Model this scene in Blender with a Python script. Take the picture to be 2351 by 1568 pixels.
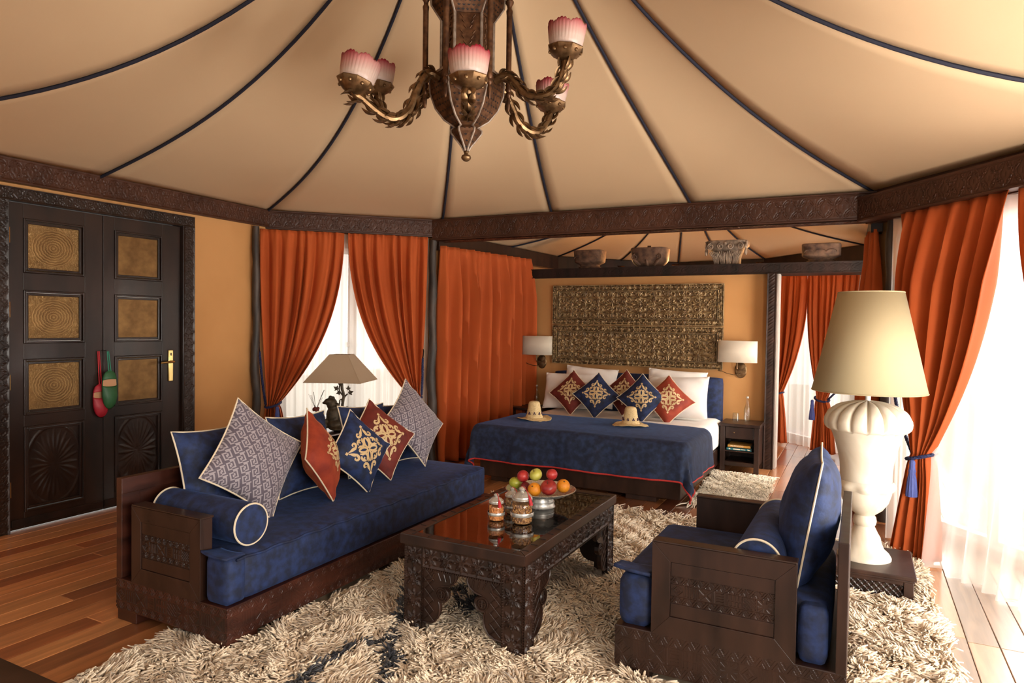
import bpy, bmesh, math, random
import numpy as np
from mathutils import Matrix, Vector
random.seed(7); rng = np.random.default_rng(11)
sc = bpy.context.scene
for o in list(bpy.data.objects): bpy.data.objects.remove(o)
COL = sc.collection
R = math.radians; PI = math.pi

# ------------------------------------------------------------------ camera
W_, H_, F_ = 2351, 1568, 1556.0
yaw, roll, pitch = R(27.2), R(0.82), R(1.435)
f0 = Vector((-math.sin(yaw), math.cos(yaw), 0)); r0 = Vector((math.cos(yaw), math.sin(yaw), 0)); up = Vector((0, 0, 1))
fw = f0*math.cos(pitch) - up*math.sin(pitch); u1 = up*math.cos(pitch) + f0*math.sin(pitch)
rr = r0*math.cos(roll) + u1*math.sin(roll); uu = u1*math.cos(roll) - r0*math.sin(roll)
cam = bpy.data.cameras.new('camera'); co = bpy.data.objects.new('camera', cam); COL.objects.link(co)
co.matrix_world = Matrix(((rr.x, uu.x, -fw.x, 0), (rr.y, uu.y, -fw.y, 0), (rr.z, uu.z, -fw.z, 1.4), (0, 0, 0, 1)))
cam.sensor_fit = 'HORIZONTAL'; cam.sensor_width = 36; cam.lens = F_/W_*36; cam.clip_start = .05
sc.camera = co

# ------------------------------------------------------------------ world, lights, exposure
WORLD_STRENGTH = 0.88
wd = bpy.data.worlds.new('daylight'); sc.world = wd; wd.use_nodes = True
bg = wd.node_tree.nodes['Background']; bg.inputs[0].default_value = (1.0, .95, .88, 1); bg.inputs[1].default_value = WORLD_STRENGTH
def area(name, loc, target, sx, sy, power, col=(1, .94, .85)):
    l = bpy.data.lights.new(name, 'AREA'); l.shape = 'RECTANGLE'; l.size = sx; l.size_y = sy; l.energy = power; l.color = col
    o = bpy.data.objects.new(name, l); COL.objects.link(o); o.location = loc
    o.rotation_euler = (Vector(target) - Vector(loc)).to_track_quat('-Z', 'Y').to_euler(); return o
area('daylight_right_window', (1.75, 5.75, 1.45), (-.2, 4.2, .6), 2.2, 2.0, 135, (1, .97, .93))
area('added_side_fill', (2.25, 2.9, .85), (.1, 4.8, 2.7), 2.2, 1.8, 235, (1, .965, .915))  # added fill lamp, aimed up to brighten the right of the ceiling
area('added_front_fill', (2.3, .15, 1.3), (-1.6, 4.8, 1.5), 2.2, 2.0, 170)  # added fill lamp lighting the bed wall and the sofa front
area('daylight_left_window', (-5.35, 6.15, 1.35), (-4.0, 4.8, .9), 1.6, 2.0, 50)
area('daylight_far_window', (.35, 9.3, 1.3), (-.8, 7.7, 1.0), 1.3, 1.9, 60)
area('daylight_alcove_window', (.78, 6.35, 1.35), (-1.7, 7.1, 1.2), 1.4, 1.9, 190)
sc.view_settings.view_transform = 'Standard'; sc.view_settings.look = 'None'; sc.view_settings.gamma = 1.0
sc.view_settings.use_curve_mapping = False
sc.view_settings.exposure = 0.46
sc.cycles.use_denoising = True
sc.cycles.max_bounces = 4; sc.cycles.diffuse_bounces = 3; sc.cycles.glossy_bounces = 2; sc.cycles.transmission_bounces = 4; sc.cycles.transparent_max_bounces = 10; sc.cycles.sample_clamp_indirect = 6
sc.cycles.caustics_reflective = False; sc.cycles.caustics_refractive = False
sc.cycles.use_adaptive_sampling = True; sc.cycles.adaptive_threshold = .2; sc.cycles.adaptive_min_samples = 16

# ------------------------------------------------------------------ mesh helpers
def V(*a): return np.array(a, float)
class MB:
    def __init__(s): s.v = []; s.f = []
    def add(s, vs, fs):
        n = len(s.v); s.v.extend([tuple(map(float, p)) for p in vs]); s.f.extend([tuple(int(i)+n for i in f) for f in fs]); return s
    def box(s, x0, x1, y0, y1, z0, z1):
        v = [(x0,y0,z0),(x1,y0,z0),(x1,y1,z0),(x0,y1,z0),(x0,y0,z1),(x1,y0,z1),(x1,y1,z1),(x0,y1,z1)]
        return s.add(v, [(0,3,2,1),(4,5,6,7),(0,1,5,4),(1,2,6,5),(2,3,7,6),(3,0,4,7)])
    def obox(s, c, U, Vv, N, a, b, d):
        c, U, Vv, N = map(lambda q: np.array(q, float), (c, U, Vv, N))
        v = [c + U*i*a/2 + Vv*j*b/2 + N*k*d/2 for k in (-1, 1) for (i, j) in ((-1,-1),(1,-1),(1,1),(-1,1))]
        return s.add(v, [(0,3,2,1),(4,5,6,7),(0,1,5,4),(1,2,6,5),(2,3,7,6),(3,0,4,7)])
    def prism(s, poly, O, U, Vv, N, t):
        O, U, Vv, N = map(lambda q: np.array(q, float), (O, U, Vv, N)); n = len(poly)
        a = [O + U*x + Vv*y for x, y in poly]; b = [p + N*t for p in a]
        fs = [tuple(range(n-1, -1, -1)), tuple(range(n, 2*n))] + [(i, (i+1) % n, (i+1) % n + n, i+n) for i in range(n)]
        return s.add(a+b, fs)
    def grid(s, P, cu=False, cv=False):
        P = np.asarray(P, float); nu, nv = P.shape[:2]; fs = []
        for i in range(nu if cu else nu-1):
            for j in range(nv if cv else nv-1):
                i2, j2 = (i+1) % nu, (j+1) % nv
                fs.append((i*nv+j, i2*nv+j, i2*nv+j2, i*nv+j2))
        return s.add(P.reshape(-1, 3), fs)
    def tube(s, pts, r, seg=8, closed=False):
        P = np.asarray(pts, float); n = len(P); rad = np.full(n, r) if np.isscalar(r) else np.asarray(r, float)
        T = np.gradient(P, axis=0)
        if closed: T = np.roll(P, -1, 0) - np.roll(P, 1, 0)
        T /= np.linalg.norm(T, axis=1)[:, None] + 1e-12
        a = V(0, 0, 1) if abs(T[0][2]) < .9 else V(1, 0, 0)
        N = np.cross(T[0], a); N /= np.linalg.norm(N); G = []
        for i in range(n):
            N = N - T[i]*(N @ T[i]); N /= np.linalg.norm(N) + 1e-12; B = np.cross(T[i], N)
            G.append([P[i] + rad[i]*(math.cos(q)*N + math.sin(q)*B) for q in np.arange(seg)*2*PI/seg])
        b = len(s.v); s.grid(np.array(G), cu=closed, cv=True)
        if not closed: s.f.append(tuple(b + k for k in range(seg))); s.f.append(tuple(b + (n-1)*seg + k for k in range(seg-1, -1, -1)))
        return s
    def lathe(s, prof, seg=24, c=(0, 0, 0), ribs=0, ramp=0, sx=1, sy=1):
        c = np.array(c, float); G = []
        for k in range(seg):
            q = 2*PI*k/seg; m = 1 + (ramp*math.cos(ribs*q) if ribs else 0)
            G.append([c + V(p[0]*(m if len(p) < 3 or p[2] else 1)*math.cos(q)*sx, p[0]*(m if len(p) < 3 or p[2] else 1)*math.sin(q)*sy, p[1]) for p in prof])
        return s.grid(np.array(G), cu=True)
    def sphere(s, c, r, seg=14, rings=9, sc=(1, 1, 1)):
        pr = [(max(1e-4, math.sin(PI*i/rings)), -math.cos(PI*i/rings)) for i in range(rings+1)]
        G = np.array([[V(c[0]+r*sc[0]*p*math.cos(2*PI*k/seg), c[1]+r*sc[1]*p*math.sin(2*PI*k/seg), c[2]+r*sc[2]*z) for p, z in pr] for k in range(seg)])
        return s.grid(G, cu=True)
    def xf(s, M):
        M = np.array(M, float); a = np.array(s.v); s.v = [tuple(p) for p in a @ M[:3, :3].T + M[:3, 3]]; return s

def mesh_obj(name, mb, mat, parent=None, smooth=True, ang=35, bevel=0, seg=2, solid=0):
    me = bpy.data.meshes.new(name); me.from_pydata(mb.v, [], mb.f); me.update()
    bm = bmesh.new(); bm.from_mesh(me); bmesh.ops.recalc_face_normals(bm, faces=bm.faces); bm.to_mesh(me); bm.free()
    if smooth: me.shade_smooth(); me.set_sharp_from_angle(angle=R(ang))
    me.materials.append(mat)
    o = bpy.data.objects.new(name, me); COL.objects.link(o)
    if parent is not None: o.parent = parent
    if solid:
        m = o.modifiers.new('thickness', 'SOLIDIFY'); m.thickness = solid; m.offset = 0
    if bevel:
        m = o.modifiers.new('bevel', 'BEVEL'); m.width = bevel; m.segments = seg; m.limit_method = 'ANGLE'; m.angle_limit = R(40); m.harden_normals = False
    return o
def tag(o, label, cat, group=None, kind=None):
    o['label'] = label; o['category'] = cat
    if group: o['group'] = group
    if kind: o['kind'] = kind
    return o
INV = {}
def thing(name, label, cat, loc=(0, 0, 0), frame=None, group=None):
    o = bpy.data.objects.new(name, None); COL.objects.link(o)
    M = Matrix.Translation(Vector(loc))
    if frame is not None: M = M @ Matrix(np.array(frame, float).tolist()).to_4x4()
    o.matrix_world = M; o.empty_display_size = .1; INV[o.name] = np.array(M.inverted())
    return tag(o, label, cat, group)
def structure(name, loc=(0, 0, 0)):
    o = bpy.data.objects.new(name, None); COL.objects.link(o); o.location = loc; o['kind'] = 'structure'
    INV[o.name] = np.array(Matrix.Translation(Vector(loc)).inverted()); return o
def part(root, name, mb, mat, world=True, **k):
    """a part of a thing; mb is in world coordinates unless world is False"""
    r = root
    while r.name not in INV: r = r.parent
    if world: mb.xf(INV[r.name])
    return mesh_obj(name, mb, mat, parent=root, **k)
def struct_mesh(name, mb, mat, **k):
    o = mesh_obj(name, mb, mat, **k); o['kind'] = 'structure'; return o
def bezier(pts, n=24):
    """Catmull-Rom through the points"""
    P = np.array(pts, float); P = np.vstack([2*P[0]-P[1], P, 2*P[-1]-P[-2]]); out = []
    m = len(P)-3; per = max(2, n//m)
    for i in range(m):
        a, b, c, d = P[i:i+4]
        for t in np.linspace(0, 1, per, endpoint=(i == m-1)):
            out.append(.5*((2*b) + (-a+c)*t + (2*a-5*b+4*c-d)*t*t + (-a+3*b-3*c+d)*t**3))
    return np.array(out)
def rope(mb, path, r, pitch=.05, seg=5, step=.008):
    """three twisted strands along a path"""
    P = np.asarray(path, float); L = np.r_[0, np.cumsum(np.linalg.norm(np.diff(P, axis=0), axis=1))]
    n = max(6, int(L[-1]/step)); q = np.linspace(0, L[-1], n); P = np.stack([np.interp(q, L, P[:, k]) for k in range(3)], 1)
    T = np.gradient(P, axis=0); T /= np.linalg.norm(T, axis=1)[:, None]+1e-12
    N = np.cross(T, V(.37, .51, .78)); N /= np.linalg.norm(N, axis=1)[:, None]; B = np.cross(T, N)
    for k in range(3):
        a = 2*PI*(q/pitch + k/3); mb.tube(P + r*.5*(np.cos(a)[:, None]*N + np.sin(a)[:, None]*B), r*.56, seg)
    return mb

# ------------------------------------------------------------------ materials
def s2l(c): return tuple((x/12.92 if x <= .04045 else ((x+.055)/1.055)**2.4) for x in c)
def hx(h): return s2l(tuple(int(h[i:i+2], 16)/255 for i in (0, 2, 4)))
def new_mat(name):
    m = bpy.data.materials.new(name); m.use_nodes = True; nt = m.node_tree; nt.nodes.clear()
    out = nt.nodes.new('ShaderNodeOutputMaterial'); return m, nt, out
def N_(nt, t, **k):
    n = nt.nodes.new(t)
    for a, b in k.items(): setattr(n, a, b)
    return n
def mat(name, col, col2=None, rough=.6, metal=0, scale=(6, 6, 6), detail=4, bump=0, bscale=None, sheen=0, sheen_tint=None, coat=0, spec=.5, rvar=0, trans=0, ramp=(.35, .65), sss=0, ssr=(.05,.03,.02), distort=0, transl=0):
    m, nt, out = new_mat(name); L = nt.links.new
    p = N_(nt, 'ShaderNodeBsdfPrincipled'); p.inputs['Roughness'].default_value = rough; p.inputs['Metallic'].default_value = metal
    p.inputs['Base Color'].default_value = (*col, 1); p.inputs['Specular IOR Level'].default_value = spec
    if sheen:
        p.inputs['Sheen Weight'].default_value = sheen; p.inputs['Sheen Roughness'].default_value = .35
        p.inputs['Sheen Tint'].default_value = (*(sheen_tint or col), 1)
    if coat: p.inputs['Coat Weight'].default_value = coat; p.inputs['Coat Roughness'].default_value = .12
    if trans: p.inputs['Transmission Weight'].default_value = trans
    if sss: p.inputs['Subsurface Weight'].default_value = sss; p.inputs['Subsurface Radius'].default_value = ssr; p.inputs['Subsurface Scale'].default_value = 1
    if col2 or bump or rvar:
        tc = N_(nt, 'ShaderNodeTexCoord'); mp = N_(nt, 'ShaderNodeMapping'); mp.inputs['Scale'].default_value = scale; L(tc.outputs['Object'], mp.inputs[0])
        no = N_(nt, 'ShaderNodeTexNoise'); no.inputs['Scale'].default_value = 1; no.inputs['Detail'].default_value = detail; no.inputs['Distortion'].default_value = distort; L(mp.outputs[0], no.inputs['Vector'])
        if col2:
            cr = N_(nt, 'ShaderNodeValToRGB'); cr.color_ramp.elements[0].position = ramp[0]; cr.color_ramp.elements[1].position = ramp[1]
            cr.color_ramp.elements[0].color = (*col, 1); cr.color_ramp.elements[1].color = (*col2, 1)
            L(no.outputs[0], cr.inputs[0]); L(cr.outputs[0], p.inputs['Base Color'])
        if rvar:
            mr = N_(nt, 'ShaderNodeMapRange'); mr.inputs[3].default_value = rough-rvar; mr.inputs[4].default_value = rough+rvar; L(no.outputs[0], mr.inputs[0]); L(mr.outputs[0], p.inputs['Roughness'])
        if bump:
            src = no
            if bscale:
                mp2 = N_(nt, 'ShaderNodeMapping'); mp2.inputs['Scale'].default_value = bscale; L(tc.outputs['Object'], mp2.inputs[0])
                src = N_(nt, 'ShaderNodeTexNoise'); src.inputs['Scale'].default_value = 1; src.inputs['Detail'].default_value = 3; L(mp2.outputs[0], src.inputs['Vector'])
            b = N_(nt, 'ShaderNodeBump'); b.inputs['Strength'].default_value = bump; b.inputs['Distance'].default_value = .004; L(src.outputs[0], b.inputs['Height']); L(b.outputs[0], p.inputs['Normal'])
    if transl:
        t = N_(nt, 'ShaderNodeBsdfTranslucent'); t.inputs[0].default_value = (*col, 1)
        mx = N_(nt, 'ShaderNodeMixShader'); mx.inputs[0].default_value = transl; L(p.outputs[0], mx.inputs[1]); L(t.outputs[0], mx.inputs[2]); L(mx.outputs[0], out.inputs[0])
    else: L(p.outputs[0], out.inputs[0])
    return m
M = {}
M['wood'] = mat('dark_stained_wood', (.013, .0052, .0032), (.042, .0165, .009), rough=.4, scale=(14, 14, 3.5), bump=.12, rvar=.1, coat=.1, spec=.35, ramp=(.3, .75))
M['wood_red'] = mat('reddish_dark_wood', (.021, .0058, .0036), (.075, .0195, .0095), rough=.4, scale=(3.5, 3.5, 20), bump=.12, rvar=.1, coat=.12, spec=.35, ramp=(.3, .75))
M['carved'] = mat('carved_dark_wood', (.014, .006, .0038), (.038, .016, .0095), rough=.42, scale=(9, 9, 9), bump=.1, coat=.08, spec=.35)
M['beam'] = mat('carved_brown_beam', (.044, .0155, .0078), (.074, .027, .0138), rough=.42, scale=(4, 4, 4), bump=.08, spec=.3)
M['black_wood'] = mat('near_black_wood', (.012, .007, .005), (.028, .013, .009), rough=.5, scale=(12, 12, 3), bump=.1, spec=.25)
M['door'] = mat('door_dark_wood', (.008, .0036, .0024), (.034, .0135, .0068), rough=.4, scale=(6, 6, 2.2), bump=.1, coat=.12, spec=.35, ramp=(.3, .8))
M['pole'] = mat('weathered_pole_wood', (.018, .011, .007), (.075, .048, .032), rough=.55, scale=(18, 18, 4), bump=.5, ramp=(.4, .75))
M['wall'] = mat('ochre_plaster', (.50, .235, .075), (.56, .275, .095), rough=.85, scale=(1.5, 1.5, 1.5), bump=.06, bscale=(160, 160, 160))
M['canvas'] = mat('tan_tent_canvas', (.65, .45, .265), (.69, .485, .29), rough=.9, scale=(.8, .8, .8), bump=.05, bscale=(300, 300, 300), sheen=.1, transl=.16)
M['cord'] = mat('navy_cord', (.006, .006, .014), (.012, .011, .026), rough=.85, scale=(200, 200, 200), bump=.3)
M['orange'] = mat('burnt_orange_fabric', (.47, .080, .010), (.51, .092, .012), rough=.85, scale=(3, 3, 3), bump=.12, bscale=(420, 420, 420), sheen=.25, sheen_tint=(.9, .45, .2), transl=.14)
def sheer_mat(name, col, tr):
    m, nt, out = new_mat(name); L = nt.links.new
    t = N_(nt, 'ShaderNodeBsdfTransparent'); d = N_(nt, 'ShaderNodeBsdfDiffuse'); tl = N_(nt, 'ShaderNodeBsdfTranslucent')
    d.inputs[0].default_value = (*col, 1); tl.inputs[0].default_value = (*col, 1)
    a = N_(nt, 'ShaderNodeMixShader'); a.inputs[0].default_value = .5; L(d.outputs[0], a.inputs[1]); L(tl.outputs[0], a.inputs[2])
    b = N_(nt, 'ShaderNodeMixShader'); b.inputs[0].default_value = tr; L(a.outputs[0], b.inputs[1]); L(t.outputs[0], b.inputs[2]); L(b.outputs[0], out.inputs[0]); return m
M['sheer'] = sheer_mat('white_voile', (.88, .86, .82), .42)
def glass_mat(name, tint=(1, 1, 1), f0=.04, rough=.02):
    """thin clear glass: see-through with a mirror share that grows towards grazing angles"""
    m, nt, out = new_mat(name); L = nt.links.new
    t = N_(nt, 'ShaderNodeBsdfTransparent'); t.inputs[0].default_value = (*tint, 1); g = N_(nt, 'ShaderNodeBsdfGlossy'); g.inputs['Roughness'].default_value = rough
    lw = N_(nt, 'ShaderNodeLayerWeight'); lw.inputs[0].default_value = .5; p5 = N_(nt, 'ShaderNodeMath', operation='POWER'); L(lw.outputs['Facing'], p5.inputs[0]); p5.inputs[1].default_value = 5
    ma = N_(nt, 'ShaderNodeMath', operation='MULTIPLY_ADD'); L(p5.outputs[0], ma.inputs[0]); ma.inputs[1].default_value = 1-f0; ma.inputs[2].default_value = f0; mx = N_(nt, 'ShaderNodeMixShader')
    L(ma.outputs[0], mx.inputs[0]); L(t.outputs[0], mx.inputs[1]); L(g.outputs[0], mx.inputs[2]); L(mx.outputs[0], out.inputs[0]); return m
M['pane'] = glass_mat('window_glass')
M['clear'] = glass_mat('clear_glassware', (.95, .97, .96), .05)
M['navy'] = mat('navy_velvet', (.0026, .0066, .027), (.0090, .0250, .098), rough=.75, scale=(22, 22, 22), detail=9, bump=.25, bscale=(90, 90, 90), sheen=.22, sheen_tint=(.10, .20, .52), ramp=(.38, .66))
M['navy_throw'] = mat('navy_velvet_throw', (.004, .0088, .029), (.0135, .029, .08), rough=.75, scale=(22, 22, 22), detail=8, bump=.3, bscale=(60, 60, 60), sheen=.28, sheen_tint=(.11, .22, .5), ramp=(.4, .68))
M['rust'] = mat('rust_velvet', (.19, .016, .0045), (.30, .034, .008), rough=.75, scale=(12, 12, 12), bump=.25, bscale=(80, 80, 80), sheen=.5, sheen_tint=(.9, .3, .1))
M['redvel'] = mat('deep_red_velvet', (.085, .007, .0035), (.155, .014, .006), rough=.75, scale=(12, 12, 12), bump=.25, bscale=(80, 80, 80), sheen=.45, sheen_tint=(.8, .2, .1))
M['piping'] = mat('cream_piping', (.68, .56, .40), rough=.7)
M['gold'] = mat('gold_embroidery', (.55, .37, .17), (.66, .47, .25), rough=.55, scale=(400, 60, 400), bump=.3, sheen=.3, sheen_tint=(1, .8, .5))
M['linen'] = mat('white_linen', (.80, .74, .68), (.84, .79, .74), rough=.85, scale=(5, 5, 5), bump=.15, bscale=(14, 14, 14))
M['redhem'] = mat('red_hem_binding', (.42, .025, .02), (.5, .035, .03), rough=.6, scale=(60, 60, 60))
M['brass'] = mat('polished_brass', (.75, .55, .22), rough=.28, metal=1)
M['bronze'] = mat('aged_bronze', (.12, .064, .027), (.30, .175, .083), rough=.42, metal=.85, scale=(25, 25, 25), bump=.3, ramp=(.35, .7))
M['copper'] = mat('pierced_copper_sheet', (.06, .024, .010), (.18, .08, .034), rough=.5, metal=.6, scale=(30, 30, 30), bump=.4, ramp=(.35, .72))
M['pewter'] = mat('whitened_solder_rim', (.20, .14, .10), (.34, .26, .20), rough=.6, metal=.3, scale=(40, 40, 40), bump=.5)
M['silver'] = mat('tarnished_silver', (.50, .47, .42), (.68, .65, .59), rough=.28, metal=.6, scale=(20, 20, 20), rvar=.08)
M['cream'] = mat('cream_lamp_shade', (.53, .42, .245), (.55, .44, .26), rough=.85, scale=(2, 2, 2), bump=.08, bscale=(250, 250, 250), transl=.35)
M['white_shade'] = mat('ivory_lamp_shade', (.82, .72, .58), rough=.85, bump=.08, bscale=(250, 250, 250), transl=.3)
M['taupe'] = mat('taupe_linen_shade', (.52, .38, .25), (.56, .42, .28), rough=.9, scale=(3, 3, 3), bump=.15, bscale=(300, 300, 80), transl=.25)
M['alabaster'] = mat('veined_alabaster', (.60, .50, .375), (.70, .62, .50), rough=.42, scale=(5, 5, 3), distort=1.5, sss=.1, ssr=(.06, .04, .025))
M['darkmetal'] = mat('dark_cast_metal', (.05, .036, .022), (.10, .075, .045), rough=.55, metal=.5, scale=(30, 30, 30), bump=.5)
M['iron'] = mat('black_iron', (.012, .011, .012), rough=.5, metal=.4)
M['stone'] = mat('carved_brown_stone', (.055, .026, .015), (.15, .078, .044), rough=.85, scale=(18, 18, 18), bump=.6)
M['stone_grey'] = mat('carved_grey_stone', (.11, .075, .05), (.28, .20, .14), rough=.85, scale=(18, 18, 18), bump=.6)
M['shelfcarve'] = mat('gilded_carved_panel', (.11, .058, .023), (.42, .28, .13), rough=.45, metal=.2, scale=(30, 30, 30), bump=.4, ramp=(.35, .7))
M['straw'] = mat('woven_straw', (.58, .40, .18), (.74, .56, .30), rough=.8, scale=(60, 60, 200), bump=.5)
M['purple'] = mat('purple_raffia', (.05, .02, .05), rough=.8)
M['tassel_blue'] = mat('blue_silk_thread', (.045, .065, .25), (.08, .11, .36), rough=.6, scale=(300, 300, 8), bump=.5, sheen=.4)
M['rope_blue'] = mat('navy_twisted_rope', (.008, .011, .05), (.022, .03, .11), rough=.7, scale=(120, 120, 120), bump=.3, sheen=.3)
M['red_thread'] = mat('red_silk_thread', (.42, .008, .018), (.55, .02, .03), rough=.6, scale=(400, 400, 20))
M['plastic_white'] = mat('white_painted_frame', (.72, .70, .67), rough=.5); M['reflection_jamb'] = mat('jamb_painted_reflection', (.42, .36, .31), rough=.5)
M['base_rug'] = mat('rug_backing', (.45, .33, .22), rough=.95)
M['leather_g'] = mat('green_leather', (.012, .075, .022), (.02, .11, .035), rough=.5, scale=(10, 10, 10), bump=.1)
M['leather_r'] = mat('crimson_leather', (.32, .008, .02), (.40, .014, .03), rough=.5, scale=(10, 10, 10), bump=.1)
M['tanleather'] = mat('tan_leather', (.55, .28, .14), rough=.6)
M['ground'] = mat('pale_paving_outside', (.55, .50, .42), rough=.9)
def attr_mat(name, attr, rough=.8, scale=None, mixc=.25, bump=0, sheen=0, coat=0, bs=(3, 60, 3)):
    m, nt, out = new_mat(name); L = nt.links.new
    p = N_(nt, 'ShaderNodeBsdfPrincipled'); p.inputs['Roughness'].default_value = rough
    if sheen: p.inputs['Sheen Weight'].default_value = sheen
    if coat: p.inputs['Coat Weight'].default_value = coat; p.inputs['Coat Roughness'].default_value = .2
    a = N_(nt, 'ShaderNodeAttribute'); a.attribute_name = attr
    if scale:
        tc = N_(nt, 'ShaderNodeTexCoord'); mp = N_(nt, 'ShaderNodeMapping'); mp.inputs['Scale'].default_value = scale; L(tc.outputs['Object'], mp.inputs[0])
        no = N_(nt, 'ShaderNodeTexNoise'); no.inputs['Scale'].default_value = 1; no.inputs['Detail'].default_value = 6; no.inputs['Distortion'].default_value = .6; L(mp.outputs[0], no.inputs['Vector'])
        mr = N_(nt, 'ShaderNodeMapRange'); mr.inputs[1].default_value = .25; mr.inputs[2].default_value = .75; mr.inputs[3].default_value = 1-mixc; mr.inputs[4].default_value = 1+mixc; L(no.outputs[0], mr.inputs[0])
        mx = N_(nt, 'ShaderNodeVectorMath', operation='MULTIPLY'); L(a.outputs['Color'], mx.inputs[0]); L(mr.outputs[0], mx.inputs[1]); L(mx.outputs[0], p.inputs['Base Color'])
        if bump:
            b = N_(nt, 'ShaderNodeBump'); b.inputs['Strength'].default_value = bump; b.inputs['Distance'].default_value = .002; L(no.outputs[0], b.inputs['Height']); L(b.outputs[0], p.inputs['Normal'])
    else: L(a.outputs['Color'], p.inputs['Base Color'])
    L(p.outputs[0], out.inputs[0]); return m
M['plank'] = attr_mat('hardwood_plank', 'tone', rough=.35, scale=(30, 2.5, 30), mixc=.3, bump=.1, coat=1.0)
M['pile'] = attr_mat('wool_pile', 'tone', rough=.95, sheen=.3)
def math_(nt, op, a, b=None, c=None):
    n = N_(nt, 'ShaderNodeMath', operation=op)
    for i, q in enumerate((a, b, c)):
        if q is None: continue
        if isinstance(q, (int, float)): n.inputs[i].default_value = q
        else: nt.links.new(q, n.inputs[i])
    return n.outputs[0]
def greek_mat():
    """grey jacquard with interlocking square spirals, in the cushion's own plane"""
    m, nt, out = new_mat('grey_key_jacquard'); L = nt.links.new
    p = N_(nt, 'ShaderNodeBsdfPrincipled'); p.inputs['Roughness'].default_value = .7; p.inputs['Sheen Weight'].default_value = .3
    tc = N_(nt, 'ShaderNodeTexCoord'); mp = N_(nt, 'ShaderNodeMapping'); mp.inputs['Rotation'].default_value = (0, 0, R(45)); L(tc.outputs['Object'], mp.inputs[0])
    s = N_(nt, 'ShaderNodeSeparateXYZ'); L(mp.outputs[0], s.inputs[0])
    T = .050
    y = math_(nt, 'DIVIDE', s.outputs[1], T); row = math_(nt, 'FLOOR', y)
    x = math_(nt, 'ADD', math_(nt, 'DIVIDE', s.outputs[0], T), math_(nt, 'MULTIPLY', row, .33))
    fx = math_(nt, 'SUBTRACT', math_(nt, 'FRACT', x), .5); fy = math_(nt, 'SUBTRACT', math_(nt, 'FRACT', y), .5)
    side = math_(nt, 'MULTIPLY', math_(nt, 'GREATER_THAN', fy, 0), .125)
    d = math_(nt, 'MAXIMUM', math_(nt, 'ABSOLUTE', math_(nt, 'ADD', fx, side)), math_(nt, 'ABSOLUTE', fy))
    k = math_(nt, 'GREATER_THAN', math_(nt, 'FRACT', math_(nt, 'MULTIPLY', d, 4.0)), .5)
    mx = N_(nt, 'ShaderNodeMix', data_type='RGBA'); L(k, mx.inputs[0]); mx.inputs[6].default_value = (.30, .255, .27, 1); mx.inputs[7].default_value = (.085, .065, .085, 1)
    L(mx.outputs[2], p.inputs['Base Color']); L(p.outputs[0], out.inputs[0]); return m
M['greek'] = greek_mat()
def brass_plate(rings):
    m, nt, out = new_mat('engraved_brass_sheet' if rings else 'plain_brass_sheet'); L = nt.links.new
    p = N_(nt, 'ShaderNodeBsdfPrincipled'); p.inputs['Metallic'].default_value = .75; p.inputs['Roughness'].default_value = .42
    tc = N_(nt, 'ShaderNodeTexCoord'); no = N_(nt, 'ShaderNodeTexNoise'); no.inputs['Scale'].default_value = 4.5; no.inputs['Detail'].default_value = 8; L(tc.outputs['Generated'], no.inputs['Vector'])
    cr = N_(nt, 'ShaderNodeValToRGB'); cr.color_ramp.elements[0].position = .3; cr.color_ramp.elements[1].position = .75
    cr.color_ramp.elements[0].color = (.14, .072, .024, 1); cr.color_ramp.elements[1].color = (.27, .15, .053, 1); L(no.outputs[0], cr.inputs[0])
    if rings:
        s = N_(nt, 'ShaderNodeSeparateXYZ'); L(tc.outputs['Generated'], s.inputs[0])
        dy = math_(nt, 'SUBTRACT', s.outputs[1], .5); dz = math_(nt, 'SUBTRACT', s.outputs[2], .5)
        rad = math_(nt, 'SQRT', math_(nt, 'ADD', math_(nt, 'MULTIPLY', dy, dy), math_(nt, 'MULTIPLY', dz, dz)))
        ch = math_(nt, 'MAXIMUM', math_(nt, 'ABSOLUTE', dy), math_(nt, 'ABSOLUTE', dz))
        ang = math_(nt, 'ARCTAN2', dy, dz)
        ri = math_(nt, 'SINE', math_(nt, 'ADD', math_(nt, 'MULTIPLY', rad, 125), math_(nt, 'MULTIPLY', math_(nt, 'SINE', math_(nt, 'MULTIPLY', ang, 18)), .55)))
        vo = N_(nt, 'ShaderNodeTexVoronoi', feature='DISTANCE_TO_EDGE'); vo.inputs['Scale'].default_value = 26; L(tc.outputs['Generated'], vo.inputs['Vector'])
        inside = math_(nt, 'LESS_THAN', rad, .38)
        scr = math_(nt, 'SINE', math_(nt, 'MULTIPLY', vo.outputs[0], 40))
        h = math_(nt, 'ADD', math_(nt, 'MULTIPLY', inside, math_(nt, 'MULTIPLY', ri, .6)), math_(nt, 'MULTIPLY', math_(nt, 'SUBTRACT', 1, inside), scr))
        line = math_(nt, 'GREATER_THAN', h, .42)
        mx = N_(nt, 'ShaderNodeMix', data_type='RGBA', blend_type='MIX'); L(math_(nt, 'MULTIPLY', line, .35), mx.inputs[0]); L(cr.outputs[0], mx.inputs[6]); mx.inputs[7].default_value = (.50, .33, .13, 1)
        b = N_(nt, 'ShaderNodeBump'); b.inputs['Strength'].default_value = .3; b.inputs['Distance'].default_value = .0015; L(h, b.inputs['Height']); L(b.outputs[0], p.inputs['Normal'])
        L(mx.outputs[2], p.inputs['Base Color'])
    else: L(cr.outputs[0], p.inputs['Base Color'])
    L(p.outputs[0], out.inputs[0]); return m
M['plate_e'] = brass_plate(True); M['plate_p'] = brass_plate(False)

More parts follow.
